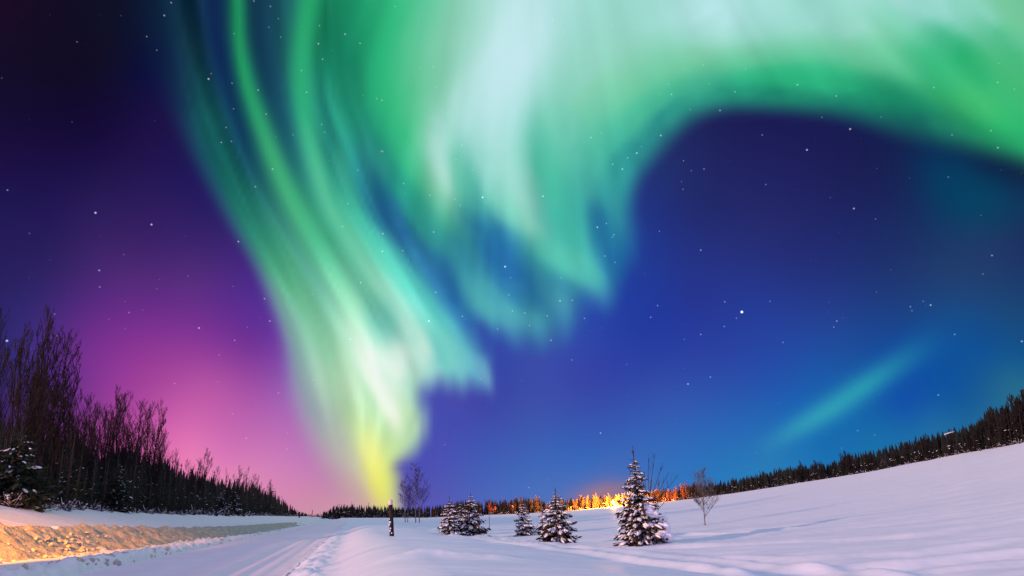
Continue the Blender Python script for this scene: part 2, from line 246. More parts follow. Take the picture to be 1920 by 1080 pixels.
STARS = [(1391,585,4),(947,500,2.6),(905,370,2.4),(1018,368,2),(1513,281,2),(1594,242,2),(1194,287,2),(321,5,1.4),(308,29,1.5),(294,94,1),(391,148,2),(396,138,1),(435,156,1.2),(439,63,1),(507,12,1.3),(522,35,1),(504,51,1),(476,2,1.3),(599,48,1.2),(597,82,1.7),(605,111,1.4),(565,132,1.2),(575,173,1.4),(484,169,1.5),(499,214,1.4),(438,204,1.1),(424,239,1.2),(415,267,1.4),(434,265,1.2),(511,317,1.6),(479,350,1.5),(603,233,1.2),(609,248,1.2),(549,253,1),(647,64,1.6),(716,188,1.4),(717,284,1.6),(671,319,1.2),(757,344,1.4),(855,299,1),(741,12,1.1),(1319,122,1),(1398,129,1),(1253,158,1),(1259,177,1.4),(1378,172,1.3),(1294,205,1),(1350,207,1.6),(1239,254,1.9),(1177,296,1.4),(1149,308,1.4),(1167,317,1.9),(1203,275,1),(1108,258,1.5),(1127,249,1),(1320,317,1.3),(1296,320,1),(1436,346,1.1),(1495,159,1.5),(1568,180,1.4),(1541,220,1),(1785,253,1.1),(1871,277,1.5),(1751,164,1.2),(1778,332,1),(447,453,1.8),(496,560,1.5),(506,602,1.6),(373,615,1.9),(440,638,1.3),(718,438,1.8),(717,471,1.8),(755,470,1.5),(642,425,1.4),(676,530,1.7),(657,636,1.5),(804,602,2.3),(817,548,1.6),(867,593,1.5),(813,435,1.6),(652,382,1.3),(933,617,1.3),(806,366,1.3),(853,373,1.2),(863,385,1.3),(1120,426,2),(1137,419,1.4),(1151,440,1.4),(1134,480,1.4),(1153,492,1.3),(1052,521,1.2),(1050,564,1.9),(1073,563,1.5),(961,583,1.4),(984,587,1.4),(1026,592,1.4),(954,553,1.4),(993,610,1.3),(1033,638,1.6),(1096,597,1.4),(1220,595,1.4),(1233,573,1.4),(1314,469,1.6),(1314,627,1.4),(1359,566,1.4),(1358,612,1.3),(1444,565,1.1),(1569,602,1.4),(1468,642,1.2),(1332,707,1.4),(1290,720,1.8),(1707,575,1.2),(1745,572,1.7),(1731,565,1),(1790,627,1.2),(1916,640,1.6),(1860,479,1.4),(1601,391,1.8),(179,399,2.3),(284,421,2.1),(186,507,1.6),(187,538,1.2),(13,639,2.3),(1072,675,1.2),(1126,812,1.7),(522,737,1.2)]
# sample the sky onto a chart of bearing / height about a tilted pole, one curve per height, and mix between heights
NA, NB = 232, 104
A0, A1, B0, B1 = R(-41), R(41), R(-19.0), R(24.0)
aa = np.linspace(A0, A1, NA); bb = np.linspace(B0, B1, NB)
AA, BB = np.meshgrid(aa, bb)
_px = 960 + FPX * np.tan(AA); _py = 540 - FPX * np.tan(BB) / np.cos(AA)
_srgb = sky_rgb(_px, _py)
_lin = np.where(_srgb <= 0.04045, _srgb / 12.92, ((_srgb + 0.055) / 1.055) ** 2.4)
_enc = np.clip(_lin, 0, 1) ** (1 / 2.2)

world = bpy.data.worlds.new("World"); scene.world = world; world.use_nodes = True
nt = world.node_tree; nt.nodes.clear(); NN = nt.nodes; LK = nt.links
def node(t, **kw):
    n = NN.new(t)
    for k, v in kw.items(): setattr(n, k, v)
    return n
def math_node(op, a, b=None, c=None, clamp=False):
    n = node('ShaderNodeMath', operation=op, use_clamp=clamp)
    for i, v in enumerate((a, b, c)):
        if v is None: continue
        if isinstance(v, (int, float)): n.inputs[i].default_value = v
        else: LK.new(v, n.inputs[i])
    return n.outputs[0]
geo = node('ShaderNodeTexCoord'); dirv = geo.outputs['Generated']
def dot(v):
    n = node('ShaderNodeVectorMath', operation='DOT_PRODUCT'); LK.new(dirv, n.inputs[0]); n.inputs[1].default_value = tuple(v)
    return n.outputs['Value']
dF, dR, dU = dot(_F), dot(_R), dot(_U)
ang_a = math_node('ARCTAN2', dR, dF)
ang_b = math_node('ARCSINE', dU)
u = math_node('MULTIPLY_ADD', ang_a, 1 / (A1 - A0), -A0 / (A1 - A0), clamp=True)
v = math_node('MULTIPLY_ADD', ang_b, (NB - 1) / (B1 - B0), -B0 * (NB - 1) / (B1 - B0))
uc = node('ShaderNodeCombineColor'); [LK.new(u, uc.inputs[i]) for i in range(3)]
uu = (aa - A0) / (A1 - A0)
prev = None
for j in range(NB):
    cn = node('ShaderNodeRGBCurve'); cm = cn.mapping; cm.use_clip = True
    for ch in range(3):
        cv = cm.curves[ch]; vals = _enc[j, :, ch]
        cv.points[0].location = (0.0, vals[0]); cv.points[1].location = (1.0, vals[-1])
        for k in range(1, NA - 1):
            p = cv.points.new(float(uu[k]), float(vals[k])); p.handle_type = 'VECTOR'
    cm.update()
    LK.new(uc.outputs[0], cn.inputs['Color'])
    if prev is None: prev = cn.outputs[0]; continue
    f = math_node('SUBTRACT', v, float(j - 1), clamp=True)
    mx = node('ShaderNodeMix', data_type='RGBA', blend_type='MIX')
    LK.new(f, mx.inputs[0]); LK.new(prev, mx.inputs[6]); LK.new(cn.outputs[0], mx.inputs[7]); prev = mx.outputs[2]
gm = node('ShaderNodeGamma'); gm.inputs[1].default_value = 2.2; LK.new(prev, gm.inputs[0])
fall = node('ShaderNodeMapRange', interpolation_type='SMOOTHSTEP'); LK.new(dF, fall.inputs[0])
fall.inputs[1].default_value = 0.10; fall.inputs[2].default_value = 0.64
mb = node('ShaderNodeMix', data_type='RGBA'); LK.new(fall.outputs[0], mb.inputs[0]); mb.inputs[6].default_value = (*OVERHEAD, 1); LK.new(gm.outputs[0], mb.inputs[7])
acc = None
for (sx, sy, mag) in STARS:
    d = ray(sx, sy)
    dn = node('ShaderNodeVectorMath', operation='DISTANCE'); LK.new(dirv, dn.inputs[0]); dn.inputs[1].default_value = tuple(d)
    rad = 0.00085 + 0.00034 * mag
    t = math_node('MULTIPLY_ADD', dn.outputs['Value'], -1 / rad, 1.0, clamp=True)
    acc = math_node('MULTIPLY_ADD', t, 0.22 * mag ** 1.6, acc if acc is not None else 0.0)
vor = node('ShaderNodeTexVoronoi', feature='F1'); vor.inputs['Scale'].default_value = 62; LK.new(dirv, vor.inputs['Vector'])
dust = node('ShaderNodeMapRange'); LK.new(vor.outputs['Distance'], dust.inputs[0])
dust.inputs[1].default_value = 0.075; dust.inputs[2].default_value = 0.02; dust.inputs[3].default_value = 0; dust.inputs[4].default_value = 1
sepc = node('ShaderNodeSeparateColor'); LK.new(vor.outputs['Color'], sepc.inputs[0])
pw = math_node('POWER', sepc.outputs[0], 4.5)
acc = math_node('MULTIPLY_ADD', math_node('MULTIPLY', dust.outputs[0], pw), 0.34, acc)
sc_ = node('ShaderNodeVectorMath', operation='SCALE'); sc_.inputs[0].default_value = (0.85, 0.93, 1.0); LK.new(acc, sc_.inputs['Scale'])
ad = node('ShaderNodeVectorMath', operation='ADD'); LK.new(mb.outputs[2], ad.inputs[0]); LK.new(sc_.outputs[0], ad.inputs[1])
bg = node('ShaderNodeBackground'); LK.new(ad.outputs[0], bg.inputs[0]); bg.inputs[1].default_value = 1.0
out = node('ShaderNodeOutputWorld'); LK.new(bg.outputs[0], out.inputs[0])
world.cycles.sampling_method = 'MANUAL'; world.cycles.sample_map_resolution = 512
# ================================================================== helpers
rng = np.random.default_rng(11); random.seed(11)
def link_mesh(name, verts, faces, mats, parent=None, midx=None, smooth=False):
    me = bpy.data.meshes.new(name)
    v = np.asarray(verts, np.float32); me.vertices.add(len(v)); me.vertices.foreach_set('co', v.ravel())
    f = [tuple(map(int, q)) for q in faces] if not isinstance(faces, np.ndarray) else faces
    if isinstance(f, np.ndarray):
        n, k = f.shape; tot = np.full(n, k); flat = f.ravel(); start = np.arange(n) * k
    else:
        tot = np.array([len(q) for q in f]); flat = np.concatenate([np.array(q) for q in f]); start = np.concatenate([[0], np.cumsum(tot)[:-1]])
    me.loops.add(len(flat)); me.loops.foreach_set('vertex_index', flat.astype(np.int32))
    me.polygons.add(len(tot)); me.polygons.foreach_set('loop_start', start.astype(np.int32)); me.polygons.foreach_set('loop_total', tot.astype(np.int32))
    for m in (mats if isinstance(mats, (list, tuple)) else [mats]): me.materials.append(m)
    if midx is not None: me.polygons.foreach_set('material_index', np.asarray(midx, np.int32))
    me.polygons.foreach_set('use_smooth', np.full(len(tot), bool(smooth)))
    me.update(calc_edges=True); me.validate()
    o = bpy.data.objects.new(name, me); COL.objects.link(o)
    if parent is not None: o.parent = parent
    return o
def structure(o): o['kind'] = 'structure'; return o
def stuff(o): o['kind'] = 'stuff'; return o
def thing(name, label, cat, loc=(0, 0, 0), group=None):
    o = bpy.data.objects.new(name, None); COL.objects.link(o); o.location = loc
    o.empty_display_size = 0.3
    o['label'] = label; o['category'] = cat
    if group: o['group'] = group
    return o
def copy_thing(root, loc, rz, scale, label, group, lean=0.0):
    r = root.copy(); COL.objects.link(r); place(r, loc, rz, scale, lean); r['label'] = label
    if group: r['group'] = group
    elif 'group' in r: del r['group']
    for ch in root.children:
        c = ch.copy(); COL.objects.link(c); c.parent = r
    return r
def place(o, loc, rz=0, scale=1.0, lean=0.0):
    o.location = loc; o.rotation_euler = (0, lean, rz) if lean == 0 else Matrix.Rotation(lean, 3, 'Y').to_4x4().to_3x3().__matmul__(Matrix.Rotation(rz, 3, 'Z')).to_euler()
    o.scale = (scale, scale, scale) if isinstance(scale, (int, float)) else scale

# value noise (numpy)
_tab = np.random.default_rng(21).random((256, 256))
def vnoise(x, y):
    x = np.asarray(x, float); y = np.asarray(y, float)
    xi = np.floor(x).astype(int); yi = np.floor(y).astype(int); fx = x - xi; fy = y - yi
    fx = fx * fx * (3 - 2 * fx); fy = fy * fy * (3 - 2 * fy)
    a = _tab[xi % 256, yi % 256]; b = _tab[(xi + 1) % 256, yi % 256]; c = _tab[xi % 256, (yi + 1) % 256]; d = _tab[(xi + 1) % 256, (yi + 1) % 256]
    return (a * (1 - fx) + b * fx) * (1 - fy) + (c * (1 - fx) + d * fx) * fy - 0.5
def fbm(x, y, o=4):
    s = 0; a = 1.0
    for i in range(o): s = s + a * vnoise(x * 2 ** i + 17 * i, y * 2 ** i + 31 * i); a *= 0.5
    return s
def sstep(a, b, x): t = np.clip((np.asarray(x, float) - a) / (b - a), 0, 1); return t * t * (3 - 2 * t)

# ================================================================== materials
def mat(name, build):
    m = bpy.data.materials.new(name); m.use_nodes = True; t = m.node_tree; b = t.nodes['Principled BSDF']
    build(t, b); return m
def noise_node(t, scale, detail=4, coord='Object', rough=0.55, vec_scale=None):
    tc = t.nodes.new('ShaderNodeTexCoord'); src = tc.outputs[coord]
    if vec_scale:
        mp = t.nodes.new('ShaderNodeMapping'); mp.inputs['Scale'].default_value = vec_scale; t.links.new(src, mp.inputs[0]); src = mp.outputs[0]
    n = t.nodes.new('ShaderNodeTexNoise'); n.inputs['Scale'].default_value = scale; n.inputs['Detail'].default_value = detail; n.inputs['Roughness'].default_value = rough
    t.links.new(src, n.inputs['Vector']); return n
def ramp(t, fac, c0, c1, p0=0.3, p1=0.7):
    r = t.nodes.new('ShaderNodeValToRGB'); e = r.color_ramp.elements
    e[0].position = p0; e[0].color = (*c0, 1); e[1].position = p1; e[1].color = (*c1, 1); t.links.new(fac, r.inputs[0]); return r.outputs[0]
def bump(t, b, fac, strength, dist):
    n = t.nodes.new('ShaderNodeBump'); n.inputs['Strength'].default_value = strength; n.inputs['Distance'].default_value = dist
    t.links.new(fac, n.inputs['Height']); t.links.new(n.outputs[0], b.inputs['Normal'])
def snow_mat(name, c0, c1, scale, bs, bd, rough=0.55, coord='Object', vs=None):
    def f(t, b):
        n = noise_node(t, scale, 11, coord, 0.62, vs); t.links.new(ramp(t, n.outputs['Fac'], c0, c1), b.inputs['Base Color'])
        b.inputs['Roughness'].default_value = rough; b.inputs['Specular IOR Level'].default_value = 0.25
        bump(t, b, n.outputs['Fac'], bs, bd)
    return mat(name, f)
def rough_mat(name, c0, c1, scale, rough=0.9, bs=0.3, bd=0.02):
    def f(t, b):
        n = noise_node(t, scale, 4); t.links.new(ramp(t, n.outputs['Fac'], c0, c1), b.inputs['Base Color'])
        b.inputs['Roughness'].default_value = rough; b.inputs['Specular IOR Level'].default_value = 0.2
        bump(t, b, n.outputs['Fac'], bs, bd)
    return mat(name, f)
MS_FIELD = snow_mat('field_snow', (0.78, 0.79, 0.84), (0.86, 0.86, 0.90), 0.6, 0.25, 0.12, vs=(1, 3, 1))
MS_ROAD = snow_mat('packed_road_snow', (0.84, 0.72, 0.76), (0.90, 0.79, 0.82), 0.5, 0.2, 0.06)
MS_BANK = snow_mat('ploughed_snow', (0.72, 0.70, 0.68), (0.84, 0.82, 0.80), 3.0, 0.5, 0.08)
MS_FACE_SHADE = snow_mat('shade_toned_face_snow', (0.24, 0.23, 0.17), (0.48, 0.46, 0.37), 2.6, 0.8, 0.15)  # olive tan puts the bank face's shade into its snow colour
MS_CLOD = snow_mat('loose_snow_clods', (0.34, 0.31, 0.25), (0.60, 0.56, 0.48), 5.0, 0.6, 0.05)
MS_LOAD = snow_mat('tree_snow', (0.78, 0.78, 0.82), (0.88, 0.87, 0.90), 9.0, 0.3, 0.03)
M_NEEDLE = rough_mat('spruce_needles', (0.012, 0.02, 0.012), (0.035, 0.05, 0.028), 6.0)
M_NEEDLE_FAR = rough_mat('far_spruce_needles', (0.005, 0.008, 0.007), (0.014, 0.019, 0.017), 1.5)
M_NEEDLE_WARM_LIT = rough_mat('warm_lit_spruce_needles', (0.026, 0.022, 0.012), (0.085, 0.056, 0.032), 6.0)  # reddish brown has the warm light on the boughs mixed in
M_BARK = rough_mat('spruce_bark', (0.03, 0.022, 0.018), (0.07, 0.05, 0.04), 8.0)
M_TWIG = rough_mat('bare_twig_bark', (0.020, 0.015, 0.014), (0.05, 0.036, 0.034), 3.0)
M_BIRCH = rough_mat('pale_birch_bark', (0.10, 0.085, 0.08), (0.32, 0.29, 0.28), 3.0)
M_BROWN = rough_mat('brown_brush_bark', (0.04, 0.026, 0.018), (0.10, 0.065, 0.045), 2.0)
M_POST = rough_mat('dark_post_wood', (0.012, 0.009, 0.008), (0.035, 0.024, 0.02), 6.0)
M_METAL = rough_mat('grey_painted_steel', (0.08, 0.08, 0.085), (0.16, 0.16, 0.17), 4.0, 0.5)
def plain(name, col, rough=0.5):
    def f(t, b): b.inputs['Base Color'].default_value = (*col, 1); b.inputs['Roughness'].default_value = rough
    return mat(name, f)
def glow(name, col, s):
    def f(t, b):
        b.inputs['Base Color'].default_value = (*col, 1); b.inputs['Emission Color'].default_value = (*col, 1); b.inputs['Emission Strength'].default_value = s
    return mat(name, f)

# ================================================================== the lie of the land
_L = [on_level(*p)[:2] for p in [(150, 1078), (560, 990)]]
ROAD_A = _L[0]; ROAD_N = (_L[1] - _L[0]) / np.linalg.norm(_L[1] - _L[0]); ROAD_P = np.array([-ROAD_N[1], ROAD_N[0]])
def st(x, y):
    dx = x - ROAD_A[0]; dy = y - ROAD_A[1]
    return dx * ROAD_N[0] + dy * ROAD_N[1], dx * ROAD_P[0] + dy * ROAD_P[1]     # along, left of the road edge
# foot of the far woods: (picture x, picture y, metres away)
EDGE = [(615, 971, 360), (700, 971, 330), (800, 971, 300), (900, 966, 280), (1000, 962, 262), (1060, 958, 255), (1150, 950, 250), (1250, 941, 240), (1330, 931, 225), (1400, 921, 207), (1500, 905, 185), (1600, 889, 165), (1700, 871, 145), (1800, 851, 128), (1920, 828, 110), (2150, 780, 95)]
_E = np.array([at_dist(*e) for e in EDGE]); E_AZ = np.degrees(np.arctan2(_E[:, 0], _E[:, 1])); E_D = np.hypot(_E[:, 0], _E[:, 1]); E_Z = _E[:, 2]
def edge_dist(az): return np.interp(az, np.r_[-180, -40, E_AZ, 110, 180], np.r_[300, 360, E_D, 140, 250])
def edge_z(az): return np.interp(az, np.r_[-180, -40, E_AZ, 110, 180], np.r_[0, 1.3, E_Z, 4.0, 0])
_tracks = []   # (world polyline, width, height)
for pts, w, h in [([(640, 984), (740, 990), (840, 1010), (960, 1034), (1080, 1055), (1226, 1076), (1400, 1100)], 0.40, 0.15),
                  ([(690, 982), (790, 996), (900, 1008), (1020, 1022), (1150, 1038), (1300, 1052), (1500, 1068), (1700, 1085)], 0.45, 0.12),
                  ([(1010, 1030), (1130, 1034), (1300, 1046), (1500, 1049), (1700, 1040), (1930, 1012)], 0.5, 0.09),
                  ([(1180, 1030), (1350, 1026), (1520, 1020), (1700, 1010), (1930, 974)], 0.5, 0.09),
                  ([(1240, 998), (1420, 996), (1600, 984), (1780, 962), (1930, 938)], 0.5, 0.10),
                  ([(1060, 1008), (1200, 1000), (1300, 992)], 0.4, 0.06),
                  ([(1480, 1072), (1680, 1060), (1930, 1035)], 0.5, 0.10), ([(1600, 1085), (1760, 1072), (1930, 1056)], 0.5, 0.10)]:
    P = []
    for a, b in zip(pts[:-1], pts[1:]):
        for t in np.linspace(0, 1, 12, endpoint=False): P.append((a[0] + (b[0] - a[0]) * t, a[1] + (b[1] - a[1]) * t))
    _tracks.append((P, w, h))
def base_z(x, y):
    r = np.hypot(x, y); az = np.degrees(np.arctan2(x, y)); D = edge_dist(az); zE = edge_z(az)
    k = np.clip((r - 14) / (D - 14), 0, 1)
    return zE * k ** 1.25
def to_ground(px, py):
    d = ray(px, py); t = 5.0; p = EYE
    for _ in range(4000):
        p = EYE + d * t
        if p[2] <= base_z(p[0], p[1]): break
        t *= 1.004
    return p
_trw = [(np.array([to_ground(*q)[:2] for q in P]), w, h) for P, w, h in _tracks]
S_CREST = [-40, 0, 12, 32, 55, 100, 200, 320]; Z_CREST = [1.5, 1.45, 1.38, 1.0, 0.85, 0.72, 0.42, 0.4]
def bank_profile(s, t):
    """height of the ploughed bank left of the road"""
    lip = np.interp(s, [-20, 5, 20, 50, 200], [0.36, 0.34, 0.24, 0.15, 0.05])
    tw = np.interp(s, [-20, 0, 8, 25, 50, 200], [5.2, 4.6, 4.0, 2.8, 1.8, 1.6])     # foot of the face
    zc = np.interp(s, S_CREST, Z_CREST); zw = np.interp(s, [-40, 0, 16, 60, 115, 250], [2.9, 2.9, 2.8, 2.32, 2.2, 2.0])
    lw = 0.35 + 0.9 * tw / 5
    z = lip * sstep(0.0, 0.45, t) * (1 - 0.35 * sstep(lw * 0.6, lw * 1.2, t))
    z = np.where(t > tw - 0.3, np.maximum(z, z + (zc - lip * 0.65) * sstep(-0.3, 2.3, t - tw)), z)
    ts = tw + 2.3; tW = 13.0
    z = np.where(t > ts, zc + (zw - zc) * sstep(0, 1, (t - ts) / (tW - ts)) + 0.01 * np.clip(t - tW, 0, 60), z)
    return z
def height(x, y, detail=True):
    x = np.asarray(x, float); y = np.asarray(y, float); s, t = st(x, y); r = np.hypot(x, y)
    zr = base_z(x, y)
    if detail:
        # ploughed ridge along the right of the road, and wind-packed ripples over the field
        rid = 0.19 * np.exp(-((t + 7.0 + 0.25 * vnoise(s * 0.12, 3.3)) / 0.55) ** 2) * (1 - sstep(90, 160, s)) * (0.75 + 0.3 * vnoise(s * 0.5, t * 0.5) + 0.8 * vnoise(s * 2.6, t * 3.4) + 0.6 * vnoise(s * 5.5, t * 7))
        rid += 0.10 * np.exp(-((t + 8.4) / 0.9) ** 2) * (1 - sstep(60, 120, s))
        rid += 0.62 * sstep(-6.7, -9.6, t) * (1 - sstep(-9.6, -19.0, t)) * (1 - sstep(35, 75, s))
        off = sstep(-7.5, -10.5, t)
        w = 1.9 * (0.034 * fbm(x * 0.12 + 0.4 * y * 0.1, y * 0.62, 5) + 0.10 * fbm(x * 0.03, y * 0.07, 3) + 0.022 * fbm(x * 0.5, y * 1.7, 4))
        zr = zr + rid + off * w * (1 - 0.5 * sstep(90, 200, r))
        tyre = 0.016 * np.sin(t * 3.1 + 0.6 * vnoise(s * 0.05, 1.0)) + 0.075 * vnoise(t * 2.6, s * 0.03) + 0.03 * vnoise(t * 6.0, s * 0.05)
        zr = zr + tyre * sstep(-6.9, -6.2, t) * (1 - sstep(-0.6, 0.0, t))
        for P, wd, h in _trw:
            m = (r < 120) & (t < -6)
            if not m.any(): continue
            idx = np.where(m.ravel())[0]; xf = x.ravel()[idx]; yf = y.ravel()[idx]; zf = np.zeros(len(idx))
            for c in range(0, len(idx), 20000):
                q = slice(c, c + 20000); d2 = ((xf[q, None] - P[:, 0]) ** 2 + (yf[q, None] - P[:, 1]) ** 2).min(1)
                zf[q] = 1.6 * h * (np.exp(-d2 / wd ** 2) - 0.55 * np.exp(-d2 / (wd * 2.2) ** 2)) * (0.8 + 0.8 * vnoise(xf[q] * 0.3, yf[q] * 0.3))
            zz = np.zeros(x.size); zz[idx] = zf; zr = zr + zz.reshape(x.shape)
        for (qx, qy, hh, ww) in MOUNDS:
            zr = zr + hh * np.exp(-(((x - qx) / ww) ** 2 + ((y - qy) / (ww * 0.75)) ** 2)) * (1 + 0.4 * vnoise(x * 2.4, y * 2.4) + 0.3 * vnoise(x * 6, y * 6))
    left = sstep(0.0, 0.05, t)
    zb = bank_profile(s, np.maximum(t, 0))
    if detail: zb = zb + 0.05 * fbm(s * 0.25, t * 0.5, 4) * sstep(5, 8, t)
    k = sstep(0, 30, -t)
    return np.where(t > 0, zb + np.minimum(zr, 0.3) * 0.0, zr * np.where(t < 0, sstep(0, 3, -t), 0))
MOUNDS = [(*on_level(805, 1100)[:2], 0.13, 0.55), (*on_level(860, 1102)[:2], 0.10, 0.55), (*on_level(750, 1106)[:2], 0.07, 0.5), (*on_level(930, 1106)[:2], 0.07, 0.6), (*to_ground(1205, 1020)[:2], 0.22, 1.3), (*to_ground(1230, 1012)[:2], 0.25, 0.9), (*to_ground(1046, 1018)[:2], 0.10, 0.8), (*to_ground(800, 985)[:2], 0.18, 2.2), (*to_ground(690, 976)[:2], 0.35, 7.0),
          (*to_ground(1320, 1000)[:2], -0.12, 1.6), (*to_ground(1380, 1010)[:2], -0.10, 2.4), (*to_ground(1105, 1012)[:2], -0.12, 1.4), (*to_ground(930, 1004)[:2], -0.12, 2.0), (*to_ground(1010, 1000)[:2], 0.12, 1.8)]

# ground sheet: polar grid, fine in front of the camera, reaching the horizon all round
az = np.radians(np.concatenate([np.arange(-180, -48, 3.0), np.arange(-48, 52, 0.16), np.arange(52, 180, 3.0)]))
rr = np.concatenate([[0.3, 2, 4, 6, 8], np.geomspace(9.5, 420, 330), np.geomspace(450, 6000, 14)])
AZ, RR = np.meshgrid(az, rr); GX = RR * np.sin(AZ); GY = RR * np.cos(AZ)
GZ = height(GX, GY)
_s, _t = st(GX, GY); GZ = np.where(_t > 0.6, GZ - 0.25, GZ)          # the bank sheet lies on top of it there
GZ = np.where((_t <= 0.6) & (_t > 0.0), GZ - 0.25 * (_t / 0.6), GZ)
nA, nR = len(az), len(rr)
idx = np.arange(nA * nR).reshape(nR, nA)
q = np.stack([idx[:-1], np.roll(idx, -1, 1)[:-1], np.roll(idx, -1, 1)[1:], idx[1:]], -1).reshape(-1, 4)[:, ::-1]
ground = structure(link_mesh('snow_field', np.stack([GX, GY, GZ], -1).reshape(-1, 3), q, MS_FIELD, smooth=True))

# packed-snow road: its own sheet just above the field
ss = np.concatenate([np.arange(-40, 120, 0.5), np.geomspace(120, 330, 60)]); tt = np.linspace(-6.45, 0.12, 90)
SS, TT = np.meshgrid(ss, tt); X = ROAD_A[0] + SS * ROAD_N[0] + TT * ROAD_P[0]; Y = ROAD_A[1] + SS * ROAD_N[1] + TT * ROAD_P[1]
idx = np.arange(SS.size).reshape(SS.shape); q = np.stack([idx[:-1, :-1], idx[:-1, 1:], idx[1:, 1:], idx[1:, :-1]], -1).reshape(-1, 4)
structure(link_mesh('road', np.stack([X, Y, height(X, Y) + 0.012], -1).reshape(-1, 3), q, MS_ROAD, smooth=True))

# ploughed bank: lip, shelf, cloddy face and the slope up to the wood
ss = np.concatenate([np.arange(-45, -5, 0.6), np.arange(-5, 45, 0.11), np.arange(45, 110, 0.35), np.geomspace(110.5, 330, 90)])
tt = np.concatenate([np.arange(0.0, 7.6, 0.085), np.arange(7.6, 14, 0.35), np.geomspace(14.4, 400, 26)])
SS, TT = np.meshgrid(ss, tt); WOB = 0.28 * vnoise(SS * 0.35, 7.7) + 0.12 * vnoise(SS * 1.6, 2.2)
T2 = TT + WOB * (TT < 12)
X = ROAD_A[0] + SS * ROAD_N[0] + TT * ROAD_P[0]; Y = ROAD_A[1] + SS * ROAD_N[1] + TT * ROAD_P[1]
Z = bank_profile(SS, np.maximum(T2, 0)); Z = Z + 0.05 * fbm(SS * 0.25, TT * 0.5, 4) * sstep(7, 10, TT)
tw = np.interp(SS, [-20, 0, 8, 25, 50, 200], [5.2, 4.6, 4.0, 2.8, 1.8, 1.6])
face = sstep(-0.5, 0.2, TT - tw) * (1 - sstep(1.7, 2.5, TT - tw)); lipm = sstep(0, 0.2, TT) * (1 - sstep(0.9, 1.8, TT))
near = 1 - 0.75 * sstep(20, 70, SS)
fl = np.abs(vnoise((SS + TT * 0.9) * 1.5, TT * 0.35)) * 1.6                         # slanting furrows left by the plough
cl = np.maximum(0, vnoise(SS * 3.2, TT * 3.4) - 0.02) + 0.6 * np.maximum(0, vnoise(SS * 6.1 + 9, TT * 6.3) - 0.05)
Z = Z + near * (face * (0.42 * fl - 0.12 + 0.26 * np.abs(vnoise((SS + TT * 0.9) * 3.7, TT * 0.7 + 5)) + 0.22 * cl) + lipm * (0.34 * cl + 0.12 * vnoise(SS * 1.3, TT * 1.3)) + 0.03 * fbm(SS * 0.8, TT * 0.8, 3))
Z = np.where(TT < 0.02, -0.12, Z)
ii = np.arange(SS.size).reshape(SS.shape); q = np.stack([ii[:-1, :-1], ii[:-1, 1:], ii[1:, 1:], ii[1:, :-1]], -1).reshape(-1, 4)
_d = TT - tw + 0.5 * vnoise(SS * 0.6, TT * 0.9); shaded_face = ((_d > -0.25) & (_d < 2.05) & (SS < 125 + 60 * vnoise(SS * .2, TT))).astype(int)[:-1, :-1].ravel()  # faces that take the darker, shade-coloured snow
structure(link_mesh('snow_bank', np.stack([X, Y, Z], -1).reshape(-1, 3), q, [MS_BANK, MS_FACE_SHADE], None, shaded_face, True))
def bank_z(x, y):
    s, t = st(x, y); return float(bank_profile(np.array([s]), np.array([max(t, 0)]))[0])
def ground_z(x, y):
    s, t = st(x, y)
    return bank_z(x, y) if t > 0 else float(height(np.array([x]), np.array([y]))[0])
def stand(px, py, sink=0.0):
    """the spot on the snow seen at this place of the photograph"""
    d = ray(px, py); t = 6.0; p = EYE
    for _ in range(6000):
        p = EYE + d * t
        if p[2] <= ground_z(p[0], p[1]): break
        t *= 1.0035
    return np.array([p[0], p[1], ground_z(p[0], p[1]) - sink]), math.hypot(p[0], p[1])

# clods of snow thrown up by the plough: one rough blanket of lumps on the bank
def ico(n=1):
    import bmesh
    bm = bmesh.new(); bmesh.ops.create_icosphere(bm, subdivisions=n, radius=1.0)
    v = np.array([x.co[:] for x in bm.verts]); f = np.array([[x.index for x in p.verts] for p in bm.faces]); bm.free(); return v, f
ICO1, ICO2 = ico(1), ico(2)
def blob(v, f, c, r, jit=0.25):
    w = v * (1 + rng.uniform(-jit, jit, (len(v), 1))) * np.asarray(r) + np.asarray(c); return w, f
class Soup:
    def __init__(s): s.v = []; s.f = []; s.m = []; s.n = 0
    def add(s, v, f, m=0): s.v.append(v); s.f += [tuple(np.asarray(q) + s.n) for q in f]; s.m += [m] * len(f); s.n += len(v)
    def build(s, name, mats, parent=None, smooth=False): return link_mesh(name, np.vstack(s.v), s.f, mats, parent, s.m, smooth)
cs = Soup()
for i in range(900):
    s_ = rng.choice([rng.uniform(-6, 30), rng.uniform(0, 14), rng.uniform(20, 70)])
    tw_ = np.interp(s_, [-20, 0, 8, 25, 50, 200], [5.2, 4.6, 4.0, 2.8, 1.8, 1.6])
    t_ = rng.choice([rng.uniform(0.1, 1.3), rng.uniform(tw_ - 0.5, tw_ + 2.2), rng.uniform(tw_ - 0.3, tw_ + 1.2)])
    sz = rng.uniform(0.03, 0.11) * (1.3 if rng.random() < 0.12 else 1) * (1 if s_ < 30 else 0.75)
    x_ = ROAD_A[0] + s_ * ROAD_N[0] + t_ * ROAD_P[0]; y_ = ROAD_A[1] + s_ * ROAD_N[1] + t_ * ROAD_P[1]
    z_ = float(bank_profile(np.array([s_]), np.array([t_]))[0])
    v_, f_ = blob(*ICO1, (x_, y_, z_ + sz * 0.2), (sz * rng.uniform(0.8, 1.4), sz * rng.uniform(0.8, 1.4), sz * rng.uniform(0.6, 1.1)), 0.32); cs.add(v_, f_)
stuff(cs.build('snow_clods', MS_CLOD, smooth=False))
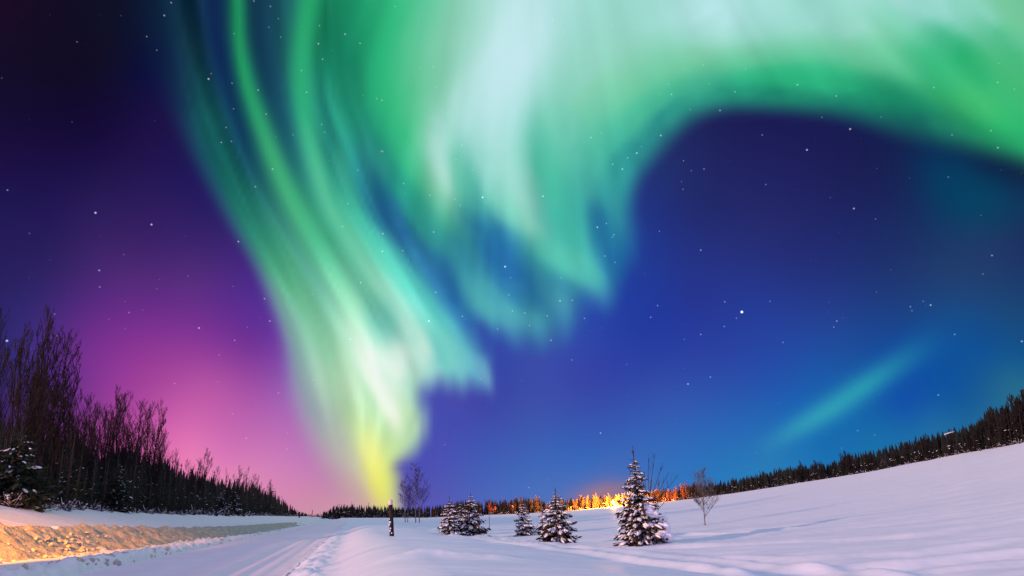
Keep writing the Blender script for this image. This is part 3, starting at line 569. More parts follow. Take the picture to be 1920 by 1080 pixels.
# ================================================================== plants
def tube(path, radii, k=5):
    P = np.asarray(path, float); n = len(P); out = []
    for i in range(n):
        d = P[min(i + 1, n - 1)] - P[max(i - 1, 0)]; d = d / (np.linalg.norm(d) + 1e-9)
        a = np.cross(d, [0.3, 0.9, 0.1] if abs(d[2]) > 0.8 else [0, 0, 1]); a /= np.linalg.norm(a) + 1e-9; b = np.cross(d, a)
        for j in range(k):
            th = 2 * math.pi * j / k; out.append(P[i] + radii[i] * (a * math.cos(th) + b * math.sin(th)))
    f = [(i * k + j, i * k + (j + 1) % k, (i + 1) * k + (j + 1) % k, (i + 1) * k + j) for i in range(n - 1) for j in range(k)]
    f += [tuple((n - 1) * k + j for j in range(k)), tuple(k - 1 - j for j in range(k))]
    return np.array(out), f
def leafblade(base, direc, l, w, droop=0.0):
    """one flat tuft of needles"""
    d = np.asarray(direc, float); d = d / (np.linalg.norm(d) + 1e-9); s = np.cross(d, [0, 0, 1]); s /= np.linalg.norm(s) + 1e-9
    s = s * math.cos(droop) + np.cross(d, s) * math.sin(droop); b = np.asarray(base, float)
    return np.array([b, b + d * l * 0.55 + s * w, b + d * l, b + d * l * 0.5 - s * w]), [(0, 1, 2, 3)]

def spruce(h, r, whorls=14, per=8, seed=0, snow=1.0, blades=14, leader=0.1, blob=ICO1, jag=0.35, bare=0.03, power=0.85, pads=3, padsize=0.18):
    """a spruce: trunk, needles, and the snow lying on its boughs (three soups)"""
    g = np.random.default_rng(seed); T, N, S = Soup(), Soup(), Soup()
    bend = g.uniform(-0.02, 0.02, 2) * h
    T.add(*tube([(0, 0, -0.15), (bend[0] * .3, bend[1] * .3, h * 0.4), (bend[0], bend[1], h)], [h * 0.022, h * 0.014, h * 0.003], 6))
    z = bare * h
    for i in range(whorls):
        f = i / (whorls - 1.0); z = h * (bare + (1 - bare - leader) * f ** 0.93)
        L0 = r * (1 - f) ** power + 0.05 * r
        m = max(4, int(round(per * (1 - 0.45 * f))))
        for j in range(m):
            az = 2 * math.pi * (j + g.uniform(-.35, .35)) / m + i * 2.4; L = L0 * g.uniform(1 - jag, 1 + jag * 0.45)
            ca, sa = math.cos(az), math.sin(az); sag = g.uniform(0.15, 0.5) * (1 - f * 0.6); zz = z + g.uniform(-.03, .03) * h
            ax = lambda t: np.array([bend[0] * f + ca * L * t, bend[1] * f + sa * L * t, zz + L * (0.10 * t - sag * t + 0.22 * sag * t ** 3)])
            T.add(*tube([ax(0), ax(.5), ax(1)], [L * 0.018, L * 0.012, L * 0.004], 3))
            nb = max(5, int(blades * (0.4 + 0.6 * L / r)))
            for k in range(nb):
                t = (k + g.uniform(0, 1)) / nb * 0.9 + 0.1; side = 1 if k % 2 else -1
                dirv_ = np.array([ca, sa, 0]) * g.uniform(0.35, 1.0) + side * np.array([-sa, ca, 0]) * g.uniform(0.3, 1.0) * (1.1 - t) + np.array([0, 0, g.uniform(-.75, 0.15)])
                l = L * g.uniform(0.24, 0.42) * (1.15 - 0.55 * t) + 0.02 * r; v, q = leafblade(ax(t), dirv_, l, l * g.uniform(0.16, 0.28), g.uniform(-.9, .9)); N.add(v, q)
            for k in range(2):
                v, q = leafblade(ax(0.85), (ca, sa, -0.25 + 0.4 * k), L * 0.28, L * 0.06, g.uniform(-.6, .6)); N.add(v, q)
            if g.random() < snow:
                for k in range(pads):
                    t = 0.28 + 0.68 * (k + g.uniform(0, .8)) / pads
                    if g.random() > 0.35 + 0.65 * snow: continue
                    rx = L * padsize * g.uniform(0.6, 1.35) * (1.15 - 0.35 * t); p = ax(t) + np.array([0, 0, rx * 0.28]); p[:2] += g.uniform(-.10, .10, 2) * L
                    v, q = blob; rot = np.array([[ca, -sa, 0], [sa, ca, 0], [0, 0, 1]])
                    w = v * (1 + g.uniform(-.22, .22, (len(v), 1))) * np.array([rx * 1.55, rx * 0.70, rx * 0.46]); w[:, 2] -= (w[:, 0] / (rx * 1.55)) * rx * (0.35 + sag) * 1.1
                    S.add(w @ rot.T + p, q)
    v, q = leafblade((bend[0], bend[1], h * (1 - leader)), (0.05, 0.02, 1), leader * h * 0.8, 0.010 * h); N.add(v, q)
    for k in range(7):
        a = g.uniform(0, 6.28); t = g.uniform(0, 0.75); v, q = leafblade((bend[0], bend[1], h * (1 - leader * (1 - t))), (math.cos(a), math.sin(a), 0.8), 0.035 * h * (1.2 - t), 0.007 * h); N.add(v, q)
    return T, N, S
def spruce_thing(name, label, loc, parts, mats, group=None, rz=0, lean=0.0, cat='tree', names=('trunk', 'needles', 'snow_load'), merged=True):
    o = thing(name, label, cat, loc, group); place(o, loc, rz, 1.0, lean)
    if merged:
        T, N, S = parts; T.build('trunk', mats[0], o, True); C = Soup(); C.add(np.vstack(N.v), N.f, 0)
        if S.n: C.add(np.vstack(S.v), S.f, 1)
        c = C.build('crown', [mats[1], mats[2]], o, False); c.data.polygons.foreach_set('use_smooth', np.array(C.m, bool)); return o
    for sp, nm, m, sm in zip(parts, names, mats, (True, False, True)):
        if sp.n: sp.build(nm, m, o, sm)
    return o

def bare_tree(h, spread, seed, trunks=1, levels=3, dens=1.0, up=0.75, r0=0.011, clear=0.2, tw=0.0016, cone=False):
    """leafless tree: (trunk soup, branch soup)"""
    g = np.random.default_rng(seed); T, B = Soup(), Soup()
    def grow(p, d, L, r, lev):
        n = 4; pts = [p]; dd = d
        for i in range(n):
            dd = dd + g.normal(0, 0.035 if lev == 0 else 0.09, 3) + np.array([0, 0, 0.10 * up]); dd = dd / np.linalg.norm(dd); pts.append(pts[-1] + dd * L / n)
        (T if lev == 0 else B).add(*tube(pts, np.maximum(np.linspace(r, r * 0.35, n + 1), tw * h), 5 if lev == 0 else 3))
        if lev >= levels: return
        cnt = max(2, int(round((11, 6, 4)[lev] * dens)))
        for c in range(cnt):
            t = (clear if lev == 0 else 0.2) + (1 - (clear if lev == 0 else 0.2)) * (c + g.uniform(0, 1)) / cnt; t = min(t, 0.99)
            k = t * n; i = int(k); q = pts[i] * (1 - (k - i)) + pts[i + 1] * (k - i)
            a = g.uniform(0, 6.28); side = np.array([math.cos(a), math.sin(a), 0]); e = side * (1 - up * 0.62) * spread + np.array([0, 0, up]) + 0.15 * (pts[i + 1] - pts[i]) / (L / n)
            e /= np.linalg.norm(e); LL = L * (0.42 if lev == 0 else 0.5) * (1.15 - 0.65 * t if not cone or lev else 1.25 - 1.1 * t) * g.uniform(0.7, 1.2)
            grow(q, e, LL, r * 0.45 * (1.1 - 0.6 * t), lev + 1)
    for k in range(trunks):
        a = g.uniform(0, 6.28); off = np.array([math.cos(a), math.sin(a), 0]) * (0 if trunks == 1 else 0.03 * h)
        d = np.array([math.cos(a) * 0.05, math.sin(a) * 0.05, 1.0]) * 1.0
        grow(off + np.array([0, 0, -0.1]), d / np.linalg.norm(d), h * g.uniform(0.92, 1.0) if k == 0 else h * g.uniform(0.7, 0.92), h * r0, 0)
    return T, B
def bare_thing(name, label, loc, soup, mats, group=None, rz=0, lean=0, cat='tree'):
    o = thing(name, label, cat, loc, group); place(o, loc, rz, 1.0, lean)
    soup[0].build('trunk', mats[0], o, True)
    if soup[1].n: soup[1].build('branches', mats[1], o, True)
    return o
def px_height(D, base, top): return (base - top) * D / FPX
def lean_for(px): return R(-3.2) if px < 960 else R(1.0)

# ---------------- the young snow-covered spruces on the field
HERO = [  # base x, base y, top y, width, seed, whorls, per, snow, leader, label
 (1203, 1017, 850, 80, 3, 21, 10, 0.85, 0.13, 'tallest snowy spruce on the field, warm lit, with a bare spiky leader'),
 (1046, 1015, 922, 66, 5, 15, 9, 0.9, 0.08, 'broad snowy spruce lit warm near the top, left of the tallest one'),
 (1019, 1003, 948, 26, 7, 10, 7, 0.9, 0.08, 'narrow snowy spruce half hidden behind the broad warm lit spruce'),
 (983, 1004, 943, 42, 9, 11, 8, 0.95, 0.06, 'small snowy spruce standing alone near the middle of the field'),
 (843, 1000, 936, 46, 13, 12, 8, 0.9, 0.07, 'snowy spruce at the left end of the cluster beside the marker post'),
 (884, 1003, 931, 54, 15, 14, 9, 0.95, 0.06, 'wide snowy spruce at the right end of the cluster of three'),
 (866, 1000, 944, 34, 17, 11, 7, 0.95, 0.06, 'short snowy spruce squeezed between the other two of its cluster')]
for bx, by, ty, wpx, sd, wh, per, sn, ld, lab in HERO:
    p, D = stand(bx, by, 0.05); h = px_height(D, by, ty); r = wpx * D / FPX / 2 * 1.02
    spruce_thing('spruce_tree', lab, p, spruce(h, r, int(wh * 1.15), per + 2, sd, sn, 26, ld, ICO1, 0.45, 0.02, 0.72, 6, 0.118), (M_BARK, M_NEEDLE_WARM_LIT, MS_LOAD), 'young snowy spruces on the field', rz=sd * 1.3, lean=R(-1.0))
# the low spruce buried under snow beside the tallest one
p, D = stand(1232, 1016, 0.05); h = px_height(D, 1016, 950); T, N, S = spruce(h, 0.62, 9, 9, 23, 0.8, 24, 0.05, ICO1, .4, .02, .6, 4, .11); ICO3 = ico(3)
g = np.random.default_rng(5)
for dx, dy, dz, sx, sz in [(-.34, -.30, h * .80, .34, .26), (-.12, -.36, h * .74, .24, .18), (.26, -.34, h * .36, .30, .24), (.36, -.22, h * .16, .30, .22), (.02, -.44, h * .20, .24, .12), (-.36, -.36, h * .46, .22, .10), (.30, -.1, h * .58, .20, .14)]:
    v, q = ICO3; lump = 1 + 0.35 * vnoise(v[:, 0] * 2.3 + dx * 9, v[:, 1] * 2.3 + v[:, 2] * 1.7) + 0.2 * vnoise(v[:, 0] * 5 + dy * 9, v[:, 2] * 5 + v[:, 1] * 3); S.add(v * lump[:, None] * np.array([sx, sx * .8, sz]) + np.array([dx, dy, dz]), q)
spruce_thing('spruce_tree', 'low spruce almost buried under rounded lumps of snow beside the tallest spruce', p, (T, N, S), (M_BARK, M_NEEDLE, MS_LOAD))

M_SAPLING = rough_mat('pale_sapling_twigs', (0.07, 0.055, 0.05), (0.18, 0.15, 0.14), 3.0)
# ---------------- bare trees and the willow on the field
p, D = stand(1322, 985, 0.05); h = px_height(D, 985, 894)
bare_thing('bare_tree', 'small leafless tree alone on the right field with a pale trunk', p, bare_tree(h, 1.2, 41, 1, 3, 1.8, 0.58, 0.013, 0.16, 0.0012), (M_BIRCH, M_SAPLING), lean=R(-1.5))
for bx, by, ty, sd, tr, lab in [(762, 979, 897, 43, 2, 'shorter of the two leafless birches behind the marker post'), (783, 980, 873, 45, 2, 'taller of the two leafless birches behind the marker post')]:
    p, D = stand(bx, by, 0.2); h = px_height(D, by, ty)
    bare_thing('birch_tree', lab, p, bare_tree(h, 1.0, sd, tr, 3, 1.35, 0.48, 0.009, 0.24, 0.0010, True), (M_BIRCH, M_TWIG), 'pair of bare birches', lean=R(-1))
p, D = stand(1222, 1000, 0.05); T, B = Soup(), Soup(); g = np.random.default_rng(9); p = p + np.array([0.3, 2.6, 0])
for tx, ty in [(1216, 858), (1228, 850), (1222, 900), (1243, 868), (1208, 884), (1255, 884), (1272, 890), (1236, 905), (1248, 915), (1262, 925)]:
    e = at_dist(tx, ty, math.hypot(p[0], p[1])) - p; e[2] += p[2] * 0; mid = e * 0.5 + np.array([g.uniform(-.12, .12) - e[0] * 0.2, g.uniform(-.2, .2), 0.12])
    pts = [np.zeros(3), e * 0.25 + np.array([-e[0] * .13, 0, 0.05]), mid, e * 0.78 + np.array([-e[0] * .08, 0, 0.06]), e]
    T.add(*tube(pts, np.linspace(0.026, 0.010, 5), 4))
    for k in range(6):
        t = g.uniform(0.35, 0.9); q0 = pts[2] * (1 - t) + pts[4] * t if t > .5 else pts[1] * (1 - t) + pts[3] * t; d = np.array([g.normal(0, .3), g.normal(0, .3), 0.8]); l = g.uniform(.25, .6)
        B.add(*tube([q0, q0 + d * l * .5, q0 + d * l + np.array([0, 0, .05])], [0.010, 0.008, 0.005], 3))
bare_thing('willow_shrub', 'leafless willow with long thin stems fanning up behind the tallest spruce', p, (T, B), (M_TWIG, M_TWIG), cat='shrub')

# ---------------- the posts
p, D = stand(735, 1005, 0.1); h = px_height(D, 1005, 944) + 0.1; r = 4.0 * D / FPX
o = thing('marker_post', 'dark leaning marker post with a pale cap standing in the snow by the road', 'post', p); place(o, p, 0, 1, R(-4.0))
a = Soup(); a.add(*tube([(0, 0, -.3), (0, 0, h * .5), (0, 0, h * .86)], [r, r * .96, r * .93], 14)); shaft_soup = a
M_CAP = plain('pink_lit_cap_snow', (0.85, 0.55, 0.52), 0.3)  # snow cap, with the pink light on it put into the colour
a = Soup(); a.add(*tube([(0, 0, h * .86), (0, 0, h * .90), (0, 0, h * .975), (0, 0, h)], [r * 1.02, r * 1.04, r * .95, r * .55], 14)); a.build('cap', M_CAP, o, True)
a = shaft_soup; g = np.random.default_rng(4)
for zf, an, s in [(.50, -2.3, .3), (.42, -2.0, .5), (.36, -2.4, .45), (.26, -1.9, .4), (.20, -2.2, .45), (.14, -1.4, .35)]:
    v, q = ICO1; a.add(v * (1 + g.uniform(-.25, .25, (len(v), 1))) * np.array([r * s, r * .35, r * s * 1.1]) + np.array([math.cos(an) * r * .93, math.sin(an) * r * .93, zf * h]), q, 1)
a.build('shaft', [M_POST, MS_LOAD], o, True)
for bx, by, ty, w, lab in [(917.5, 992, 963, 0.9, 'thin grey stake standing in the field right of the spruce cluster'), (561, 971, 961, 1.6, 'short dark stake on the snow bank where the road vanishes'), (585, 970, 957, 0.8, 'thin dark stake far down the road beside the wood')]:
    p, D = stand(bx, by, 0.05); h = px_height(D, by, ty); rr_ = w * D / FPX * 0.62
    o = thing('stake', lab, 'stake', p); a = Soup(); a.add(*tube([(0, 0, -.2), (0, 0, h * .95), (0, 0, h)], [rr_, rr_, rr_ * .6], 8)); a.build('shaft', M_METAL if w == 0.9 else M_POST, o, True)
    a = Soup(); v, q = ICO1; a.add(v * np.array([rr_ * 1.15, rr_ * 1.15, rr_ * .8]) + np.array([0, 0, h]), q); a.build('snow_cap', MS_LOAD, o, True)

M_WOODTRUNK = rough_mat('dark_wood_bark', (0.010, 0.006, 0.006), (0.030, 0.015, 0.014), 3.0)
# ---------------- the woods
def protos(kind):
    L = []
    if kind == 'spruce':            # heights are 1; scaled on placing
        for i, (r, w, p, s) in enumerate([(0.16, 16, 8, .05), (0.13, 15, 7, .12), (0.19, 15, 8, .04), (0.15, 14, 8, .16)]): L.append(spruce(1.0, r, w, p, 60 + i, s, 11, 0.07, ICO1, 0.45, 0.05, 0.75, 2, 0.12))
    if kind == 'far':
        for i, (r, w, p, s) in enumerate([(0.13, 11, 6, .12), (0.10, 11, 5, .2), (0.16, 10, 6, .10), (0.12, 10, 6, .32)]): L.append(spruce(1.0, r, w, p, 80 + i, s, 6, 0.10, ICO1, 0.4, 0.04, 0.75, 1))
    return L
_cache = {}
def plant(kind, i, name, label, loc, hgt, rz, lean, group, mats, soupfn, wid=1.0):
    key = (kind, i); sc3 = (hgt * wid, hgt * wid, hgt)
    if key not in _cache:
        soup = soupfn(i)
        if len(soup) == 3: o = spruce_thing(name, label, loc, soup, mats, group, merged=True)
        else: o = bare_thing(name, label, loc, soup, mats, group)
        place(o, loc, rz, sc3, lean); _cache[key] = o; return o
    o = copy_thing(_cache[key], loc, rz, sc3, label, group, lean); o.name = name; return o
_sp = protos('spruce'); _fa = protos('far')
_br = [bare_tree(1.0, s, 100 + i, tr, 3, d, u, 0.009, c, 0.0012) for i, (s, tr, d, u, c) in enumerate([(.85, 1, 1.3, .82, .25), (.8, 2, 1.05, .86, .3), (1.0, 1, 1.3, .72, .3), (.95, 1, 1.2, .78, .35)])]
_bf = [bare_tree(1.0, s, 120 + i, tr, 2, d * 1.5, u, 0.012, .15, 0.0045) for i, (s, tr, d, u) in enumerate([(.75, 2, .95, .8), (.65, 3, .85, .85), (.8, 2, 1.0, .75)])]
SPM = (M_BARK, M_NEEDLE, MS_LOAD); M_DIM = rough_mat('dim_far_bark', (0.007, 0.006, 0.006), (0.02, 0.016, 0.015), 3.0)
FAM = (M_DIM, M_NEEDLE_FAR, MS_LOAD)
LSKY = [(-220, 700), (-60, 740), (0, 770), (40, 772), (80, 790), (105, 788), (118, 772), (132, 796), (150, 820), (200, 822), (250, 828), (290, 842), (310, 860), (330, 868), (360, 868), (400, 884), (440, 893), (480, 900), (510, 915), (540, 938), (560, 956), (600, 965)]
LSKY_X, LSKY_Y = zip(*LSKY)
def place_left(px, t_off, tall, frac_lo=0.8, frac_hi=1.05):
    """a spot in the left wood on this bearing, t_off metres behind its edge, and the height that reaches the skyline there"""
    d = ray(px, 960); d = d[:2] / np.hypot(d[0], d[1]); den = d @ ROAD_P; t0 = -ROAD_A @ ROAD_P
    r = (13.0 + t_off - t0) / den if den > 0.02 else 400
    if r < 0 or r > 400: r = 400
    x, y = d * r; z = bank_z(x, y); b = (np.array([x, y, z]) - EYE)
    top = np.interp(px, LSKY_X, LSKY_Y) if tall is None else tall
    dd = at_dist(px, top, r); return np.array([x, y, z - 0.15]), (dd[2] - z), r
# tall leafless trees, read off the skyline one by one
TALL = [(4, 632, 0), (20, 612, 1), (41, 600, 0), (60, 625, 2), (73, 588, 1), (-40, 600, 0), (-110, 580, 2), (52, 690, 3), (84, 700, 3), (93, 728, 2), (116, 722, 0), (130, 745, 2), (142, 760, 3), (158, 760, 2), (168, 745, 1), (179, 742, 0), (196, 745, 2), (207, 752, 0), (219, 780, 3),
        (234, 756, 2), (250, 764, 2), (266, 766, 0), (276, 775, 1), (288, 792, 3), (300, 838, 2), (318, 850, 0), (343, 866, 2), (357, 853, 1), (369, 850, 0), (392, 878, 2), (418, 882, 1), (432, 880, 0), (444, 880, 1), (462, 892, 2), (478, 897, 0), (498, 906, 2)]
for k, (px, top, v) in enumerate(TALL):
    loc, h, D = place_left(px + 6, rng.uniform(1.0, 6.0), top)
    plant('bare', v, 'bare_tree', 'leafless dark tree with upswept twigs rising above the spruces of the left wood', loc, h, rng.uniform(0, 6), R(-3.0 + 2.0 * (px > 300)), 'leafless trees in the left wood', (M_WOODTRUNK, M_WOODTRUNK), lambda i: _br[i], rng.uniform(0.6, 1.0))
# dark spruces in three ranks
nL = 0
for rank, (step, off, lo, hi) in enumerate([(17, 0.0, .55, .92), (15, 4.0, .75, 1.02), (15, 9.0, .85, 1.03)]):
    px = -70.0
    while px < 566:
        loc, h, D = place_left(px, off + rng.uniform(-1, 2.5), None); h = max(1.6, h * rng.uniform(lo, hi))
        plant('spruce', int(rng.integers(0, 4)), 'spruce_tree', 'dark spruce with a little snow packed among others in the wood left of the road', loc, h, rng.uniform(0, 6.28), R(-2.0), 'dark spruces in the left wood', SPM, lambda i: _sp[i], rng.uniform(0.85, 1.35)); nL += 1
        px += step * rng.uniform(0.6, 1.3) * (0.55 + 0.45 * min(1, (570 - px) / 300))
for px, top, w_, lab in [(22, 735, 1.1, 'tallest dark conifer at the left end of the wood'), (58, 748, 1.0, 'second tall dark conifer from the left end of the wood'), (118, 768, 1.1, 'pointed dark conifer rising alone between the leafless trees of the left wood'), (143, 806, 1.2, 'dark conifer just right of the pointed lone one in the left wood'), (206, 822, 1.1, 'dark conifer among the second clump of leafless trees in the left wood'), (507, 897, 1.3, 'last dark conifer standing up at the far end of the left wood')]:
    loc, h, D = place_left(px, rng.uniform(2, 5), top)
    plant('spruce', int(rng.integers(0, 4)), 'spruce_tree', lab, loc, h, rng.uniform(0, 6), R(-3.0), None, SPM, lambda i: _sp[i], w_ * 1.15)
# the snow-laden ones at its front edge
for px, top, wpx, sd, lab in [(14, 792, 104, 201, 'large dark spruce with drooping snowy boughs at the left edge of the photo'), (214, 856, 50, 203, 'snow-laden spruce standing pale against the dark middle of the left wood'), (438, 905, 34, 205, 'snow-dusted small spruce toward the far end of the left wood'), (415, 912, 26, 207, 'small frosted spruce in front of the far left wood, left of a similar one')]:
    loc, h, D = place_left(px, -1.2, top); r = wpx * D / FPX / 2
    spruce_thing('spruce_tree', lab, loc, spruce(h, r, 18, 10, sd, 0.42 if px > 100 else 0.36, 26, 0.08, ICO1, 0.45, 0.04, 0.7, 5, 0.085), (M_BARK, M_NEEDLE, MS_LOAD), None, rz=sd, lean=R(-2.0))
# snowy brush along the foot of the left wood
def brush(seed):
    g = np.random.default_rng(seed); T, S = Soup(), Soup()
    for k in range(26):
        a = g.uniform(0, 6.28); d = np.array([math.cos(a) * g.uniform(.3, 1), math.sin(a) * g.uniform(.3, 1), g.uniform(.3, 1)]); d /= np.linalg.norm(d); l = g.uniform(.5, 1.0)
        pts = [np.zeros(3), d * l * .5 + np.array([0, 0, .08]), d * l + np.array([0, 0, -.18 * l * (1 - d[2])])]; T.add(*tube(pts, [.018, .012, .006], 3))
        if g.random() < 0.35:
            up = np.array([0, 0, .018]); S.add(*tube([pts[1] * .6 + up, pts[1] + up, pts[2] + up], [.010, .016, .008], 4))
        for m in range(3):
            q0 = pts[1] + (pts[2] - pts[1]) * g.uniform(0, 1); e = d + g.normal(0, .5, 3); T.add(*tube([q0, q0 + e * l * .25], [.008, .004], 3))
        if g.random() < 0.22:
            v, q = ICO1; s = g.uniform(.02, .05); S.add(v * np.array([s * 1.5, s * 1.2, s]) * (1 + g.uniform(-.2, .2, (len(v), 1))) + pts[2], q)
    return T, S
_bs = [brush(300 + i) for i in range(3)]
def brush_at(loc, sz, label, group):
    i = int(rng.integers(0, 3)); key = ('brush', i)
    if key not in _cache:
        o = thing('brush', label, 'shrub', loc, group); C = Soup(); C.add(np.vstack(_bs[i][0].v), _bs[i][0].f, 0); C.add(np.vstack(_bs[i][1].v), _bs[i][1].f, 1); C.build('twigs', [M_TWIG, MS_LOAD], o, True); place(o, loc, 0, sz); _cache[key] = o
    else: o = copy_thing(_cache[key], loc, rng.uniform(0, 6.28), sz, label, group)
px = -60.0
while px < 560:
    loc, h, D = place_left(px, rng.uniform(-2.5, -0.3), None)
    brush_at(loc, rng.uniform(0.5, 1.1) * (1 if px < 350 else 1.5), 'bare twiggy brush dusted with snow at the foot of the left wood', 'snowy brush along the left wood')
    px += rng.uniform(6, 13)
# far woods across the field: front rank tree by tree
FSKY = [(560, 963), (615, 955), (625, 944), (660, 942), (700, 944), (760, 947), (820, 945), (860, 936), (885, 933), (905, 938), (930, 933), (960, 934), (985, 928), (1010, 931), (1030, 938), (1060, 932), (1100, 928), (1150, 925), (1180, 923), (1230, 917), (1245, 912), (1260, 914), (1275, 907), (1330, 901), (1400, 890), (1440, 878), (1490, 869), (1540, 864), (1575, 860), (1585, 848), (1650, 837), (1690, 825), (1740, 811), (1790, 799), (1840, 785), (1858, 765), (1880, 750), (1895, 752), (1920, 737), (1990, 700), (2080, 660), (2150, 640)]
FSKY_X, FSKY_Y = zip(*FSKY)
nf = 0
for rank, (step, off, lo, hi) in enumerate([(10.5, 0.0, .50, 1.0), (9.5, 4.0, .72, 1.13)]):
    px = 600.0
    while px < 1975:
        i = np.interp(px, [e[0] for e in EDGE], [e[2] for e in EDGE]); D = i + off + rng.uniform(0, 3)
        by = np.interp(px, [e[0] for e in EDGE], [e[1] for e in EDGE]); base = at_dist(px, by, i); z = base_z(*at_dist(px, by, D)[:2]); p = at_dist(px, by, D); p[2] = z - 0.2
        top = at_dist(px, np.interp(px, FSKY_X, FSKY_Y), D); h = max(1.2, (top[2] - z) * rng.uniform(lo, hi))
        lean = R(2.0) if px < 1200 else R(np.interp(px, [1200, 1900], [2, 7]))
        brown = 800 < px < 1320 and rng.random() < (0.92 if (885 < px < 1030 or 1080 < px < 1320) else 0.6)
        if px > 1330 and rng.random() < 0.3: brown = True
        if brown:
            zone = ('leafless brush-like tree lit orange by the lamps at the far wood' if 1085 < px < 1320 else 'leafless brown tree in the low wood across the field') if px < 1330 else 'leafless grey tree among the spruces of the right hillside wood'
            plant('bfar' + ('o' if 1085 < px < 1320 else ('' if px < 1330 else 'g')), int(rng.integers(0, 3)), 'bare_tree', zone, p, h, rng.uniform(0, 6.28), lean, 'leafless trees lit orange' if 1085 < px < 1320 else ('leafless trees across the field' if px < 1330 else 'leafless trees on the right hillside'), (M_BROWN, M_BROWN) if px < 1330 else (M_DIM, M_DIM), lambda i: _bf[i], rng.uniform(.9, 1.3))
        else:
            kind = 2 if rng.random() < .25 else int(rng.integers(0, 4))
            lab = 'slim dark spruce in the low wood straight across the field' if px < 1330 else 'dark spruce in the wood climbing the right side of the field'
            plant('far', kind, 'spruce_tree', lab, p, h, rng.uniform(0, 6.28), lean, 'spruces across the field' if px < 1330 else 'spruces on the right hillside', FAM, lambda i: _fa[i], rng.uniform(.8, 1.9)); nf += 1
        px += step * rng.uniform(.5, 1.6) * (0.62 if px < 900 else (0.55 if 1060 < px < 1320 else 1.0))
# low frosted bushes along the foot of the far woods
px = 620.0
while px < 2000:
    i = np.interp(px, [e[0] for e in EDGE], [e[2] for e in EDGE]) - rng.uniform(0.5, 2.5); by = np.interp(px, [e[0] for e in EDGE], [e[1] for e in EDGE]); p = at_dist(px, by, i); p[2] = base_z(p[0], p[1]) - 0.1
    brush_at(p, rng.uniform(0.7, 1.2) * (1.3 if px < 1330 else 0.8), 'frosted low bush at the foot of the wood across the field', 'low bushes along the far woods'); px += rng.uniform(12, 26)
for px in np.arange(1035, 1150, 4.2):                                   # darker thicket that hides the foot of the lit trees
    i = np.interp(px, [e[0] for e in EDGE], [e[2] for e in EDGE]) - rng.uniform(12, 15); by = np.interp(px, [e[0] for e in EDGE], [e[1] for e in EDGE]); p = at_dist(px, by + 1, i); p[2] = base_z(p[0], p[1]) - 0.2
    o = plant('far', int(rng.integers(0, 4)), 'spruce_shrub', 'low dark spruce shrub in the thicket before the orange lit trees', p, rng.uniform(1.6, 2.5), rng.uniform(0, 6), 0.0, 'thicket before the lit trees', FAM, lambda i: _fa[i], 3.2); o['category'] = 'shrub'
# the mass of wood behind the front ranks, too dense to count
W = Soup(); g = np.random.default_rng(77)
def filler(x, y, z, h, r):
    n = 5; v = []; f = []
    for a in range(4):
        z0 = z + h * (0.02 + 0.2 * a); rr_ = r * (1 - .2 * a); z1 = z + h * (0.42 + .2 * a) if a < 3 else z + h; b = len(v)
        for j in range(n):
            th = 6.283 * j / n + g.uniform(0, .6); q = rr_ * g.uniform(.6, 1.15); v.append((x + q * math.cos(th), y + q * math.sin(th), z0 - g.uniform(0, .06) * h))
        v.append((x, y, z1)); f += [(b + j, b + (j + 1) % n, b + n) for j in range(n)]
    W.add(np.array(v), f)
for px in np.arange(605, 2140, 3.0):
    for off in (9, 15):
        i = np.interp(px, [e[0] for e in EDGE], [e[2] for e in EDGE]); D = i + off + g.uniform(0, 4); by = np.interp(px, [e[0] for e in EDGE], [e[1] for e in EDGE]); p = at_dist(px + g.uniform(-2, 2), by, D); p[2] = base_z(p[0], p[1]) - .2
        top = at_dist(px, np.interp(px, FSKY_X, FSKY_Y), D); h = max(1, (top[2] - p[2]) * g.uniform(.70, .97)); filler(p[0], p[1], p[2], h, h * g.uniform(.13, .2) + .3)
for px in np.arange(-210, 575, 3.6):
    for off in (17, 26):
        loc, h, D = place_left(px + g.uniform(-2, 2), off, None); h = max(1.2, h * g.uniform(.7, .95)); filler(loc[0], loc[1], loc[2], h, h * g.uniform(.13, .2) + .4)
for px in np.arange(530, 650, 2.5):                                     # wood beyond the bend of the road
    D = 420 + g.uniform(0, 40); p = at_dist(px, 972, D); h = px_height(D, 972, 963) * g.uniform(.8, 1.1); filler(p[0], p[1], p[2] - .3, h, h * .3)
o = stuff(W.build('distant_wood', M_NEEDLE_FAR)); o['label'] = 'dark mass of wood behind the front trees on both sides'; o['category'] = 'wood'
q0, q1 = at_dist(1770, 815.5, 124), at_dist(1790, 809.5, 124)
o = thing('fallen_trunk', 'pale snow-covered trunk slanting among the dark spruces of the right hillside', 'trunk', tuple(q0)); a = Soup(); a.add(*tube([np.zeros(3), (q1 - q0) * .5 + np.array([0, 0, .04]), q1 - q0], [.06, .06, .03], 8)); a.build('stem', M_BIRCH, o, True)
a = Soup(); a.add(*tube([np.array([0, 0, .05]), (q1 - q0) * .5 + np.array([0, 0, .09]), q1 - q0 + np.array([0, 0, .05])], [.045, .05, .02], 8)); a.build('snow_load', MS_LOAD, o, True)
print('left spruces', nL, 'far spruces', nf)
